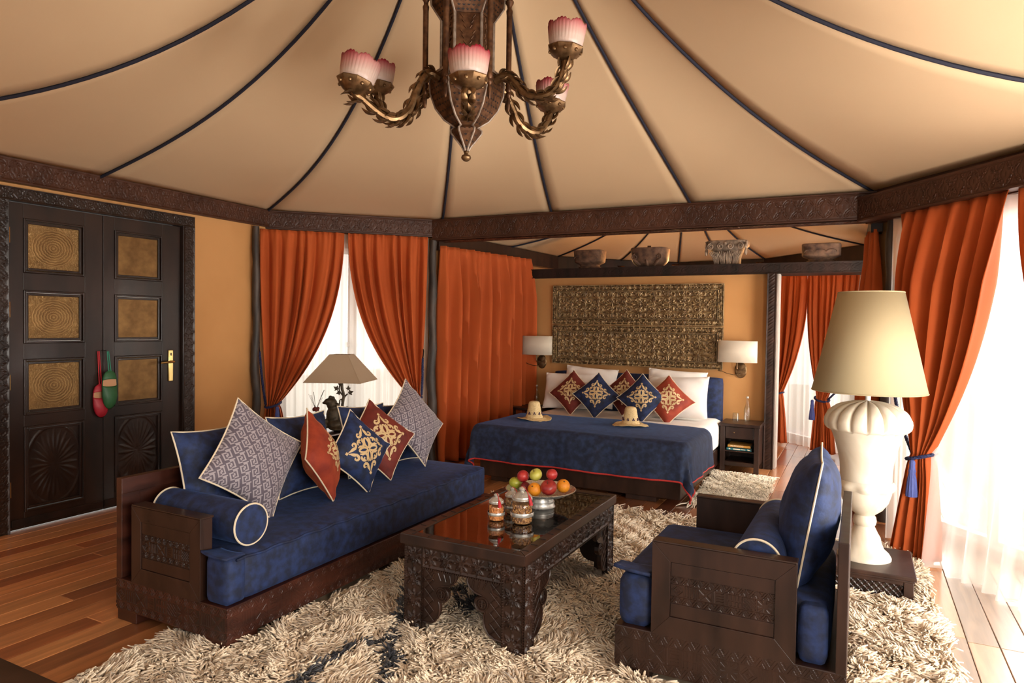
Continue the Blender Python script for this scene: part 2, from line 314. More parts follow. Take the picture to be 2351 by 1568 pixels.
# ------------------------------------------------------------------ carved reliefs: a height field h(u, v) on a rectangle
def relief(O, U, Vd, N, w, h, fn, res=.005):
    O, U, Vd, N = [np.array(q, float) for q in (O, U, Vd, N)]
    nu, nv = max(3, int(w/res)), max(3, int(h/res))
    u = np.linspace(0, w, nu)[:, None]*np.ones((1, nv)); v = np.linspace(0, h, nv)[None, :]*np.ones((nu, 1))
    Hh = fn(u, v); P = O + u[..., None]*U + v[..., None]*Vd + Hh[..., None]*N
    mb = MB(); idx = np.arange(nu*nv).reshape(nu, nv)
    mb.v = [tuple(p) for p in P.reshape(-1, 3).tolist()]
    mb.f = np.stack([idx[:-1, :-1], idx[1:, :-1], idx[1:, 1:], idx[:-1, 1:]], -1).reshape(-1, 4).tolist()
    return mb
def mod(u, p): return (u + p/2) % p - p/2
def lens(u, v, cx, cy, ang, L, Wd):
    x = (u-cx)*math.cos(ang) + (v-cy)*math.sin(ang); y = -(u-cx)*math.sin(ang) + (v-cy)*math.cos(ang)
    ins = 1-(2*x/L)**2; d = np.clip(ins, 0, 1)*Wd/2 - np.abs(y)
    return np.where(ins > 0, np.clip(d/(Wd/2), 0, 1), 0)
def seg(u, v, ax, ay, bx, by, wd):
    dx, dy = bx-ax, by-ay; t = np.clip(((u-ax)*dx+(v-ay)*dy)/(dx*dx+dy*dy+1e-12), 0, 1)
    return np.clip(1-np.hypot(u-ax-t*dx, v-ay-t*dy)/wd, 0, 1)
def pat_leaf(h, p=None, dep=.0085):
    """crossing almond leaves with small ticks between: the frieze of the ring beam"""
    p = p or h*.60
    def fn(u, v):
        x = mod(u, p); y = v-h/2; H = np.zeros_like(u); a = math.atan2(h*.44, p*.5); Ld = math.hypot(h*.42, p*.46)
        for sx in (-1, 1):
            for sy in (-1, 1):
                c = (sx*p*.25, sy*h*.215); g = a*sx*sy
                l = lens(x, y, c[0], c[1], g, Ld, min(h, p)*.24); H = np.where(l > 0, .5*l - 1.0*((l > 0) & (l < .28)) - .8*(l > .80), H)
        for cx, cy in ((0, h*.25), (0, -h*.25), (p/2, 0), (-p/2, 0), (p*.36, h*.3), (-p*.36, h*.3), (p*.36, -h*.3), (-p*.36, -h*.3), (p*.2, 0), (-p*.2, 0)):
            H = H - .7*seg(x, y, cx, cy-h*.06, cx, cy+h*.06, h*.022)
        e = np.minimum(v, h-v); H = np.where(e < h*.09, .75, H); H = np.where((e > h*.075) & (e < h*.105), -.5, H)
        return H*dep
    return fn
def zig(u, v0, hh, p):
    """nested chevron grooves in a band of height hh"""
    x = np.abs(mod(u, p))/(p/2); y = v0/hh; H = np.zeros_like(u); t = np.abs(x-y)
    H -= (t < .13)*1.0; H -= (np.abs(t-.42) < .09)*.9
    return np.where((y < .06) | (y > .94), 0, H)
def glyph(u, v0, hh, p):
    i = np.floor(u/p).astype(int) % 7; x = (u/p - np.floor(u/p)) - .5; y = v0/hh - .5; H = np.zeros_like(u); w = .05
    def ln(ax, ay, bx, by): return seg(x, y, ax, ay, bx, by, w*1.6)
    X = np.maximum(ln(-.38, -.38, .38, .38), ln(-.38, .38, .38, -.38))
    di = (np.abs(np.abs(x)+np.abs(y)-.38) < w)*1. ; di2 = (np.abs(np.abs(x)+np.abs(y)-.16) < w)*1.
    bars = ((np.abs(mod(x+.05, .2)) < .045) & (np.abs(y) < .4))*1.
    cross = ((np.abs(x) < w) | (np.abs(y) < w) | (np.abs(np.abs(x)-.26) < w*.7))*1.*(np.abs(y) < .4)
    diag = ((np.abs(mod(x+y, .26)) < .05) & (np.abs(y) < .4) & (np.abs(x) < .4))*1.
    comb = np.maximum(((np.abs(mod(y, .2)) < .045) & (x > -.3) & (x < .25))*1., ln(-.3, -.4, -.3, .4))
    star = np.maximum(np.maximum(X, ln(0, -.4, 0, .4)), ln(-.4, 0, .4, 0))
    for k, g in enumerate((np.maximum(di, di2), bars, X, comb, cross, diag, star)): H = np.where(i == k, np.maximum(H, g), H)
    H = np.maximum(H, (np.abs(x) > .47)*1.)
    return -H*((y > -.46) & (y < .46))
def pat_berber(h, dep=.0065, p=None, rows=(.27, .46, .27)):
    p = p or h*.52
    def fn(u, v):
        a, b = h*rows[0], h*(rows[0]+rows[1]); z = p*.78
        H = np.where(v < a, zig(u, v, a, z), np.where(v < b, glyph(u, v-a, b-a, p), zig(u, v-b, h-b, z)))
        for q in (0, a, b, h): H = np.where(np.abs(v-q) < h*.012, -1.2, H)
        return H*dep
    return fn
def rosette(x, y, p, turn=0):
    H = np.zeros_like(x)
    for k in range(8):
        a = k*PI/4 + turn; l = lens(x, y, math.cos(a)*p*.26, math.sin(a)*p*.26, a, p*.5, p*.17); H = np.maximum(H, np.where(l > 0, .2+.8*l - .9*(l > .75), 0))
    return np.maximum(H, np.clip(1-np.hypot(x, y)/(p*.05), 0, 1)*.8)
def pat_rosette(w, h, p, dep=.010):
    def fn(u, v):
        nx, ny = max(1, round(w/p)), max(1, round(h/p)); px, py = w/nx, h/ny
        x, y = (u % px - px/2)/px*p, (v % py - py/2)/py*p
        H = rosette(x, y, p*1.05)
        e = np.minimum(np.minimum(u, w-u), np.minimum(v, h-v)); H = np.where(e < .004, .6, H)
        return H*dep
    return fn
def stroke_field(polys, wd, n, sx, sy):
    """raster of the nearest stroke, for a tile of sx by sy metres"""
    nx = n; ny = max(4, int(n*sy/sx)); X, Y = np.meshgrid((np.arange(nx)+.5)/nx*sx, (np.arange(ny)+.5)/ny*sy, indexing='ij'); Hh = np.zeros_like(X)
    for pl in polys:
        P = bezier(pl, 26)
        for a, b in zip(P[:-1], P[1:]): Hh = np.maximum(Hh, seg(X, Y, a[0], a[1], b[0], b[1], wd))
    return Hh
def sample(T, sx, sy, u, v):
    i = np.clip((u/sx*T.shape[0]).astype(int), 0, T.shape[0]-1); j = np.clip((v/sy*T.shape[1]).astype(int), 0, T.shape[1]-1); return T[i, j]
# ================================================================== THE SETTING
ZT, ZB = 2.42, 2.25
P = [V(-4.88,1.45), V(-4.93,4.57), V(-3.77,5.67), V(.09,5.76), V(1.42,4.0), V(1.45,1.6), V(.1,.3), V(-3.77,.3)]
# ---- floor of planks
floor = structure('floor')
part(floor, 'subfloor', MB().box(-5.2, 1.9, -1.2, 10.2, -.06, -.016), M['black_wood'], smooth=False)
PW = .122; planks = []
cov = [(-2.7, .3, 1.5, 4.95), (-3.1, -1.15, 5.3, 7.2)]
cx0 = -5.15
TONES = [(.15,.050,.018), (.23,.080,.026), (.30,.112,.038), (.36,.145,.05), (.11,.032,.014), (.25,.075,.024), (.33,.125,.043)]
while cx0 < 1.8:
    y = -.3 - random.random()*1.2
    while y < 10.1:
        ln = random.uniform(.9, 1.9); y1 = min(y+ln, 10.15); c = (cx0+PW/2, (y+y1)/2)
        dx, dy = c[0], c[1]; dep = -dx*math.sin(yaw) + dy*math.cos(yaw)
        seen = dep > 1.2 and not any(a+.12 < c[0] < b-.12 and e-.1 < y+.2 and y1-.2 < g for a, b, e, g in cov) and c[1] < 9.3 and abs((dx*math.cos(yaw)+dy*math.sin(yaw))/max(dep, .1)) < .82
        planks.append((seen, (PW*ln)/max(dep, .3)**3, cx0, y, y1)); y = y1
    cx0 += PW
planks.sort(key=lambda q: (-q[0], -q[1]))
def plank_mesh(mb, x, y, y1):
    g = .0012; b = .0025; z = random.uniform(-.0008, .0)
    x0, x1, ya, yb = x+g, x+PW-g, y+g, y1-g
    v = [(x0,ya,-.018),(x1,ya,-.018),(x1,yb,-.018),(x0,yb,-.018),(x0,ya,z-b),(x1,ya,z-b),(x1,yb,z-b),(x0,yb,z-b),(x0+b,ya+b,z),(x1-b,ya+b,z),(x1-b,yb-b,z),(x0+b,yb-b,z)]
    mb.add(v, [(0,1,5,4),(1,2,6,5),(2,3,7,6),(3,0,4,7),(4,5,9,8),(5,6,10,9),(6,7,11,10),(7,4,8,11),(8,9,10,11)])
def tone_attr(o, cols):
    a = o.data.color_attributes.new('tone', 'FLOAT_COLOR', 'POINT'); a.data.foreach_set('color', np.asarray(cols, np.float32).ravel())
rest = MB(); rcol = []
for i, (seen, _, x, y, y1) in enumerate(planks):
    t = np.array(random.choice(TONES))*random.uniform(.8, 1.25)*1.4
    if x > .33 and y < 4.9: t = t*.4 + np.array((.40, .285, .165))*.6*random.uniform(.85, 1.1)   # paler boards under the big window, window glare put into their tone
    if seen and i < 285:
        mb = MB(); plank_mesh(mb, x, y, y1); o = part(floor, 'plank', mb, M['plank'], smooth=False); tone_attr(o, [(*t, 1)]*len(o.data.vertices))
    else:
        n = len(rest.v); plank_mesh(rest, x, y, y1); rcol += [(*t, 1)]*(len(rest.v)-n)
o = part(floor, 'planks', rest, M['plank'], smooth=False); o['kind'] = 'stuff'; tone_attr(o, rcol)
struct_mesh('ground', MB().box(-14, 12, -6, 20, -.30, -.12), M['ground'], smooth=False)

# ---- tent roof: canvas panels between navy cords
def fitz(data, z0, z1):
    if not data: data = [(.3, z0+.22), (.56, z0+.5)]
    d = np.array(data); t = d[:, 0]; y = d[:, 1]-z0-(z1-z0)*t; A = np.stack([t*(1-t), t*t*(1-t)], 1); c, *_ = np.linalg.lstsq(A, y, rcond=None)
    return lambda t: z0 + (z1-z0)*t + t*(1-t)*(c[0] + c[1]*t)
def tent(root, apex, zring, zap, ribs, rad=.0105, drop=.010):
    T = np.linspace(0, 1, 29); prof = []
    for b, data in ribs:
        f = fitz(data, zring, zap); b = np.array(b); prof.append(np.stack([b[0]+(apex[0]-b[0])*T, b[1]+(apex[1]-b[1])*T, f(T)], 1))
    n = len(prof); ks = np.clip(T*5, 0, 1)**2*(3-2*np.clip(T*5, 0, 1))
    for i in range(n):
        # straight along the beam, rounding into one smooth cone higher up
        p0, a, b, p3 = prof[i-1], prof[i], prof[(i+1) % n], prof[(i+2) % n]; w = np.linspace(0, 1, 11)[:, None, None]; G = a[None]*(1-w) + b[None]*w
        la, lb, lc = [np.linalg.norm(q[0]-r_[0]) for q, r_ in ((a, p0), (b, a), (p3, b))]
        ma = (b-a)*.5*1. + (a-p0)*.5*lb/la; mb_ = (b-a)*.5 + (p3-b)*.5*lb/lc
        Hm = (2*w**3-3*w**2+1)*a[None] + (w**3-2*w**2+w)*ma[None] + (-2*w**3+3*w**2)*b[None] + (w**3-w**2)*mb_[None]
        G = G*(1-ks[None, :, None]) + Hm*ks[None, :, None]
        part(root, 'fabric_panel', MB().grid(G), M['canvas'], solid=.004)
    for a in prof:
        q = a.copy(); q[:, 2] -= drop; part(root, 'seam_cord', MB().tube(q, rad, 6), M['cord'])
ceiling = structure('ceiling', (-1.84, 3.03, ZT))
ribs = [((-4.88,1.45), [(.297,2.527),(.386,2.608),(.498,2.746),(.587,2.884),(.674,3.05)]),
        ((-4.86,2.98), [(.224,2.577),(.387,2.738),(.5,2.889),(.583,3.035),(.694,3.243)]),
        ((-4.93,4.57), [(.304,2.582),(.355,2.607),(.519,2.809),(.609,2.974),(.688,3.116),(.779,3.353)]),
        ((-3.70,5.66), [(.304,2.60),(.519,2.84),(.688,3.15)]),
        ((-2.52,5.66), [(.106,2.486),(.336,2.863),(.434,3.10),(.584,3.318),(.682,3.47)]),
        ((-1.27,5.68), [(.11,2.576),(.442,3.112),(.567,3.3),(.642,3.43)]),
        ((.09,5.76), [(.18,2.557),(.316,2.729),(.447,2.908),(.588,3.138),(.689,3.309)]),
        ((1.37,3.95), [(.231,2.513),(.312,2.606),(.385,2.694),(.472,2.826),(.547,2.943)]),
        ((1.44,2.8), None), ((1.45,1.6), None), ((.1,.3), None), ((-1.2,.3), None), ((-2.5,.3), None), ((-3.77,.3), None)]
tent(ceiling, (-1.84,3.03), ZT, 4.2, ribs)
alcove = structure('ceiling_alcove', (-1.75, 7.3, 2.3))
AR = [(-3.77,5.67), (-3.66,7.0), (-3.58,8.2), (-2.95,8.95), (-2.3,9.55), (-1.7,9.6), (-1.12,9.4), (.05,8.15), (.09,5.76), (-1.2,5.7), (-2.5,5.68)]
tent(alcove, (-1.75,7.5), 2.30, 3.15, [(b, [(.3, 2.44), (.6, 2.65)]) for b in AR], rad=.009)

# ---- ring beams with carved leaf frieze
TN = [0]
def beam(a, b, z0, z1, th, inside, carve=True, soffit=False, res=.0055, m='beam', p=None):
    TN[0] += 1; a = np.array(a, float); b = np.array(b, float); d = b-a; L = np.linalg.norm(d); d /= L; n = V(-d[1], d[0])
    if n @ (np.array(inside)-a) < 0: n = -n
    U = V(*d, 0); N = V(*n, 0); c = (a+b)/2
    o = struct_mesh(f'trim_{TN[0]}', MB().obox((*c, (z0+z1)/2), U, V(0,0,1), N, L+.02, z1-z0, th), M[m], smooth=False, bevel=.004)
    if carve:
        mb = relief(V(*a, z0) + N*(th/2+.0015), U, V(0,0,1), N, L, z1-z0, pat_leaf(z1-z0, p), res); q = mesh_obj('carving', mb, M[m], parent=o, ang=60)
    if soffit:
        mb = relief(V(*a, z0-.0015) - N*th/2, U, N, V(0,0,-1), L, th, pat_leaf(th, th*1.1), res); mesh_obj('carving', mb, M[m], parent=o, ang=60)
    return o
C0 = (-1.84, 3.03)
for i in range(8):
    vis = i in (0, 1, 2, 3)
    if i == 3: n_ = V(-.798, -.603)*.10; struct_mesh('trim_30', MB().obox((*((P[3]+P[4])/2+n_*.2), 2.31), V(.603,-.798,0), V(0,0,1), V(.798,.603,0), 2.3, .235, .08), M['beam'], smooth=False); beam(P[3]+n_, P[4]+n_, 2.20, 2.378, .12, C0)
    else: beam(P[i], P[(i+1) % 8], {0: 2.265, 2: 2.215}.get(i, ZB), ZT, .10 if i != 2 else .16, C0, carve=vis, soffit=(i == 2))
for a, b in ((0,1),(1,2),(2,3),(3,4),(4,6),(6,7),(7,8)):
    beam(AR[a], AR[b], 2.13, 2.30, .08, (-1.75,7.3), carve=False, m='black_wood' if a > 1 else 'wood')

# ---- walls
wl = MB()
for y0, y1, z0, z1 in ((-1.2,2.30,0,2.42), (3.755,4.62,0,2.42), (2.30,3.755,2.225,2.42)): wl.box(-5.02, -4.90, y0, y1, z0, z1)
struct_mesh('wall_left', wl, M['wall'], smooth=False)
def wall_strip(name, a, b, outside, z0, z1, opening=None, m='wall', off=.10):
    """wall of thickness .1 between two ground points, with an optional opening (s0, s1, z0, z1) in metres along it"""
    a = np.array(a, float); b = np.array(b, float); d = b-a; L = np.linalg.norm(d); d /= L; n = V(-d[1], d[0])
    if n @ (np.array(outside)-a) < 0: n = -n
    mb = MB(); U = V(*d, 0); N = V(*n, 0); e_ = .16
    rects = [(-e_, L+e_, z0, z1)] if not opening else [(-e_, opening[0], z0, z1), (opening[1], L+e_, z0, z1), (opening[0], opening[1], z0, opening[2]), (opening[0], opening[1], opening[3], z1)]
    for s0, s1, q0, q1 in rects:
        if s1-s0 < .005 or q1-q0 < .005: continue
        mb.obox(V(*a, 0) + U*(s0+s1)/2 + N*(off+.05) + V(0,0,(q0+q1)/2), U, V(0,0,1), N, s1-s0, q1-q0, .1)
    struct_mesh(name, mb, M[m], smooth=False); return V(*a, 0), U, N, L
def window(name, a, U, N, s0, s1, z0, z1, off=.15, mull=1, rails=()):
    w = structure(name, tuple(a + U*(s0+s1)/2 + N*off)); c = a + U*(s0+s1)/2 + N*off
    fr = MB(); t = .06
    for s in (s0+t/2, s1-t/2): fr.obox(a+U*s+N*off+V(0,0,(z0+z1)/2), U, V(0,0,1), N, t, z1-z0, .06)
    for z in (z0+t/2, z1-t/2): fr.obox(c+V(0,0,z), U, V(0,0,1), N, s1-s0-2*t, t, .06)
    part(w, 'window_frame', fr, M['plastic_white'], smooth=False, bevel=.004)
    for k in range(mull): part(w, 'mullion', MB().obox(a+U*(s0+(s1-s0)*(k+1)/(mull+1))+N*off+V(0,0,(z0+z1)/2), U, V(0,0,1), N, .085, z1-z0-2*t, .05), M['plastic_white'], smooth=False, bevel=.004)
    for k in range(mull+1):
        q0, q1 = s0+(s1-s0)*k/(mull+1)+.04, s0+(s1-s0)*(k+1)/(mull+1)-.04
        part(w, 'pane', MB().obox(a+U*(q0+q1)/2+N*off+V(0,0,(z0+z1)/2), U, V(0,0,1), N, q1-q0, z1-z0-2*t, .006), M['pane'], smooth=False)
    return w
a, U1, N1, L1 = wall_strip('wall_left_window', P[1], P[2], (-6, 7), 0, 2.42, (.12, 1.46, .42, 2.12))
w = window('window_1', a, U1, N1, .12, 1.46, .42, 2.12)
hb = MB().obox(a+U1*.79+N1*.10+V(0,0,1.18), U1, V(0,0,1), N1, .10, .018, .02); hb.obox(a+U1*.745+N1*.105+V(0,0,1.18), U1, V(0,0,1), N1, .03, .05, .03)
part(w, 'latch', hb, M['plastic_white'], bevel=.003)
a3, U3, N3, L3 = wall_strip('wall_right_window', P[3], P[4], (3, 7), 0, 2.42, (.34, 2.15, .05, 2.14))
window('window_2', a3, U3, N3, .34, 2.15, .05, 2.14, mull=2)
a5, U5, N5, L5 = wall_strip('wall_right', P[4], P[5], (4, 3), 0, 2.42, (.2, 2.2, .1, 2.1))
window('added_window_5', a5, U5, N5, .2, 2.2, .1, 2.1, mull=2)  # unseen window, added as the opening for the side fill lamp
a6, U6, N6, L6 = wall_strip('wall_right_front', P[5], (1.5, -2.5), (4, -1), 0, 2.42, (.3, 2.6, .1, 2.1))
window('added_window_6', a6, U6, N6, .3, 2.6, .1, 2.1, mull=2)  # unseen window, added to let the front fill lamp shine in
wall_strip('wall_alcove_left', AR[0], AR[2], (-6, 7), 0, 2.3)
wall_strip('wall_alcove_chamfer', AR[2], AR[4], (-6, 10), 0, 2.3)
wall_strip('wall_alcove_back', AR[4], AR[6], (-2, 12), 0, 2.3)
af, Uf, Nf, Lf = wall_strip('wall_far_window', AR[6], AR[7], (2, 11), 0, 2.3, (.2, 1.5, .02, 2.05))
window('window_3', af, Uf, Nf, .2, 1.5, .02, 2.05, mull=1)
a4, U4, N4, L4 = wall_strip('wall_alcove_right', AR[8], AR[7], (3, 7), 0, 2.3, (.45, 1.75, .1, 2.05))
window('window_4', a4, U4, N4, .45, 1.75, .1, 2.05, mull=1)

# ---- partition behind the bed, with its top beam and carved post
YB = 7.2
struct_mesh('wall_bed', MB().box(-3.64, -.82, YB, YB+.12, 0, 1.94), M['wall'], smooth=False)
o = struct_mesh('trim_20', MB().box(-3.64, .07, YB-.06, YB+.34, 1.94, 2.045), M['black_wood'], smooth=False, bevel=.004)
mesh_obj('carving', relief((-3.5,YB-.0615,1.94), (1,0,0), (0,0,1), (0,-1,0), 3.55, .105, pat_leaf(.105, .2, .004), .006), M['black_wood'], parent=o, ang=60)
o = struct_mesh('trim_21', MB().box(-.83, -.745, YB-.09, YB+.12, 0, 1.94), M['carved'], smooth=False, bevel=.004)
def pat_post(u, v):
    p = .105; y = mod(v, p); H = np.zeros_like(u); x = u-.0425
    for k in (-1, 0, 1): H = np.maximum(H, lens(x, y, 0, 0+k*p*.28, R(38), .085, .022))
    e = np.minimum(u, .085-u); H = np.where(e < .009, .8, H); return H*.005
mesh_obj('carving', relief((-.83,YB-.0915,0), (1,0,0), (0,0,1), (0,-1,0), .085, 1.94, pat_post, .0045), M['carved'], parent=o, ang=60)
o = struct_mesh('trim_22', MB().box(-.745, -.722, YB-.03, YB+.12, 0, 1.94), M['reflection_jamb'], smooth=False, bevel=.003)  # narrow jamb lightened, a glossy white reflection put into its colour
struct_mesh('trim_23', MB().box(.02, .09, YB-.03, YB+.12, 0, 1.94), M['black_wood'], smooth=False, bevel=.004)
# ---- round tent poles
def pole(n, x, y, top, r=.036, seedk=0, m='pole'):
    z = np.linspace(0, top, 22); k = np.arange(22)
    pts = np.stack([x + .008*np.sin(k*1.1+seedk), y + .008*np.cos(k*.8+seedk), z], 1)
    rad = r*(1 + .07*np.sin(k*2.3+seedk) + .05*np.sin(k*.9)) * np.linspace(1.12, .85, 22)
    o = struct_mesh(f'trim_{n}', MB().tube(pts, rad, 12), M[m]); return o
pole(24, -4.845, 4.375, 2.25, .036, 1); pole(25, -3.765, 5.60, 2.22, .042, 2); pole(26, .185, 5.64, 2.25, .04, 3)
# skirting of the left wall
struct_mesh('baseboard_left', MB().box(-4.90, -4.885, 3.76, 4.5, 0, .07), M['wood'], smooth=False, bevel=.003)

# ---- the double door
door = structure('door_1', (-4.9, 3.02, 0))
XD = -4.885
fm = MB()
for y0, y1, z0, z1 in ((2.285,2.395,0,2.238), (3.645,3.755,0,2.238), (2.395,3.645,2.15,2.238)): fm.box(-4.99, -4.855, y0, y1, z0, z1)
fr = part(door, 'door_frame', fm, M['door'], smooth=False, bevel=.004)
part(fr, 'carving', relief((-4.8535,2.29,2.152), (0,1,0), (0,0,1), (1,0,0), 1.46, .085, pat_leaf(.085, .10, .006), .0045), M['door'], ang=60)
part(fr, 'carving', relief((-4.8535,3.65,.0), (0,0,1), (0,1,0), (1,0,0), 2.15, .10, pat_leaf(.10, .09, .006), .005), M['door'], ang=60)
part(fr, 'carving', relief((-4.8535,2.29,.0), (0,0,1), (0,1,0), (1,0,0), 2.15, .10, pat_leaf(.10, .09, .006), .005), M['door'], ang=60)
rows = [(1.73, 2.015, 'p'), (1.265, 1.545, 'p'), (.79, 1.09, 'p'), (.15, .645, 'w')]
for li, (y0, y1, p0, p1, pl) in enumerate(((2.40, 3.012, 2.525, 2.85, 'plate_e'), (3.018, 3.64, 3.135, 3.45, 'plate_p'))):
    body = MB(); xa, xb = -4.93, XD
    # stiles and rails around the four openings
    ys = [(y0, p0-.035), (p1+.035, y1)]
    for a_, b_ in ys: body.box(xa, xb, a_, b_, .009, 2.146)
    zz = [.009] + [q for r_ in sorted(rows) for q in (r_[0]-.035, r_[1]+.035)] + [2.146]
    for k in range(0, len(zz), 2): body.box(xa, xb, p0-.035, p1+.035, zz[k], zz[k+1])
    leaf = part(door, 'door_leaf', body, M['door'], smooth=False, bevel=.002)
    for z0, z1, kind in rows:
        mo = MB()
        for ins, dx, wd in ((.035, .008, .014), (.018, -.004, .016)):
            A, B, Cc, D = p0-ins, p1+ins, z0-ins, z1+ins
            for q in ((A, A+wd, Cc, D), (B-wd, B, Cc, D), (A+wd, B-wd, Cc, Cc+wd), (A+wd, B-wd, D-wd, D)): mo.box(xb-.03, xb+dx, q[0], q[1], q[2], q[3])
        part(leaf, 'panel_moulding', mo, M['door'], smooth=False, bevel=.003)
        if kind == 'p': part(leaf, 'brass_plate' , MB().box(xb-.03, xb-.016, p0-.02, p1+.02, z0-.02, z1+.02), M[pl], smooth=False)
        else:
            wpx, hpx = p1-p0+.02, z1-z0+.02
            def fn(u, v, wpx=wpx, hpx=hpx):
                x, y = np.abs(u-wpx/2), np.abs(v-hpx/2); H = np.zeros_like(u)
                for k in range(7):
                    a_ = k*PI/12; H = np.maximum(H, lens(x, y, math.cos(a_)*wpx*.25, math.sin(a_)*hpx*.25, math.atan2(math.sin(a_)*hpx, math.cos(a_)*wpx), math.hypot(math.cos(a_)*wpx, math.sin(a_)*hpx)*.48, .03))
                H = np.maximum(H, ((np.abs(np.hypot(x/wpx, y/hpx)-.52) < .02))*.7); return H*.006
            part(leaf, 'carved_panel', relief((xb-.02, p0-.01, z0-.01), (0,1,0), (0,0,1), (1,0,0), wpx, hpx, fn, .006), M['door'], ang=60)
    if li == 0:
        for z in (1.93, 1.45, .98, .28): part(leaf, 'hinge', MB().tube([(-4.872, 2.397, z-.05), (-4.872, 2.397, z+.05)], .009, 8), M['brass'])
    else:
        h = part(leaf, 'handle_plate', MB().obox((XD+.006, 3.552, 1.035), (0,1,0), (0,0,1), (1,0,0), .042, .25, .012), M['brass'], bevel=.005)
        part(h, 'lever', MB().tube([(XD, 3.552, 1.067), (XD+.05, 3.552, 1.067), (XD+.055, 3.54, 1.067), (XD+.055, 3.44, 1.062)], [.009,.009,.009,.007], 8), M['brass'])
        part(h, 'keyhole', MB().obox((XD+.013, 3.552, 1.125), (0,1,0), (0,0,1), (1,0,0), .008, .022, .002), M['iron'])
        part(leaf, 'kick_strip', MB().box(XD, XD+.01, 3.02, 3.63, .03, .075), M['black_wood'], bevel=.002)
    if li == 0: part(leaf, 'kick_strip', MB().box(XD, XD+.01, 2.41, 3.01, .03, .075), M['black_wood'], bevel=.002)
# ================================================================== CURTAINS
def curtain(name, label, A, B, nrm, ztop, zbot, nf, amp, m, tie=None, lean=0., seed=0, group=None, gather=.014, cat='curtain', nv=54, per=12, thick=.004, hem=None, wander=0, skew=0., shift=0., leanp=1.):
    """cloth hung from A to B; tie = (z, s centre, width at tie, s bottom centre, bottom width, push into room)"""
    A = np.array(A, float); B = np.array(B, float); d = B-A; L = np.linalg.norm(d); d /= L; n = np.array(nrm, float); n /= np.linalg.norm(n)
    nu = nf*per; s = np.linspace(0, 1, nu)[:, None]; k = np.linspace(0, 1, nv)[None, :]; z = ztop + (zbot-ztop)*k + 0*s
    wob = 1.1*np.sin(2*PI*1.7*s+seed) + .7*np.sin(2*PI*2.9*s+2.1*seed)
    ph = 2*PI*nf*s + wob + (.5*np.sin(3*k+seed+4*s) if wander == 0 else wander*np.sin(3*k+seed+4*s))
    fold = np.sin(ph) + .28*np.sin(2*ph+seed+2*k) + .45*np.sin(.5*ph+1.3*seed) + .35*np.sin(.23*ph+seed)
    fine = np.sin(4*PI*nf*s+seed*3)
    a = gather + (amp-gather)*np.clip(k/.22, 0, 1)**.8
    x = s*L + 0*k; y = a*fold + gather*.6*fine*np.exp(-k*14)
    if tie:
        zt, sc_, w_, sb, wb, push = tie; kt = (ztop-zt)/(ztop-zbot)
        e = np.clip(k/kt, 0, 1); ee = e**2.0*(1-.15*s) + .15*s*e**3.2; tx = sc_ + (s-.5)*w_
        g = np.clip((k-kt)/(1-kt), 0, 1); gs = g**.55
        up_ = x*(1-ee) + tx*ee; bx = sb + (s-.5)*wb; dn = tx*(1-gs) + bx*gs
        x = np.where(k <= kt, up_, dn)
        sq = np.exp(-((k-kt)/.05)**2); y = y*(1-.72*np.where(k <= kt, ee, (1-gs)*.9)) + push*np.where(k <= kt, ee, 1-.5*gs) + .012*np.sin(ph*1.0)*sq
        # the slack of the gathered half belly: lower towards the free edge
        z = z - .05*np.sin(PI*e)*s*(k <= kt)
    y = y + lean*k**leanp; x = x + skew*(1-s)*k + shift*k
    Pn = np.zeros((nu, nv, 3)); Pn[..., 0] = A[0] + d[0]*x + n[0]*y; Pn[..., 1] = A[1] + d[1]*x + n[1]*y; Pn[..., 2] = z
    if hem is not None: Pn[:, -1, 2] += hem*np.sin(ph[:, -1]*.5)
    o = mesh_obj(name, MB().grid(Pn), m, ang=80, solid=thick); tag(o, label, cat, group); return o
def tieback(label, A, d, n, sc_, w_, z, push, hook, tz=.0, side=1, hooked=True, group=None, depth=.055):
    """rope loop around a gathered curtain, strand up to a hook, hanging tassel"""
    A3 = V(A[0], A[1], 0); D = V(*d, 0); Nn = V(*n, 0); c = A3 + D*sc_ + Nn*push + V(0,0,z)
    t = thing('curtain_tieback', label, 'tieback', tuple(c), group=group)
    q = np.linspace(0, 2*PI, 40); loop = [c + D*math.cos(a)*(w_/2+.018) + Nn*math.sin(a)*(depth+.012) + V(0,0,-.012*math.sin(a)+side*.02*math.cos(a)) for a in q]
    mb = rope(MB(), loop, .0115)
    if hook is not None:
        h = np.array(hook, float); e = c + D*(-side)*(w_/2+.016)
        rope(mb, bezier([h, h*.5+e*.5+V(0,0,-.03)+Nn*.02, e], 20), .0115)
    part(t, 'rope', mb, M['rope_blue'])
    if hooked and hook is not None:
        h = np.array(hook, float); part(t, 'hook', MB().tube([h+V(0,0,-.06), h+V(0,0,.0), h+Nn*.03+V(0,0,.03), h+Nn*.045+V(0,0,.07), h+Nn*.02+V(0,0,.085)], .006, 6), M['iron'])
    tc = c + Nn*(depth+.03) + D*side*(w_/2-.01) + V(0,0,-.03+tz)
    part(t, 'tassel', MB().lathe([(.004,.02),(.012,.015),(.016,0),(.014,-.015),(.017,-.04),(.02,-.05),(.017,-.062),(.024,-.10),(.030,-.17),(.031,-.205),(.005,-.207)], 24, tc, ribs=12, ramp=.06), M['tassel_blue'])
    return t
n1 = -N1[:2]; d1 = U1[:2]; Pw1 = P[1] + n1*.10
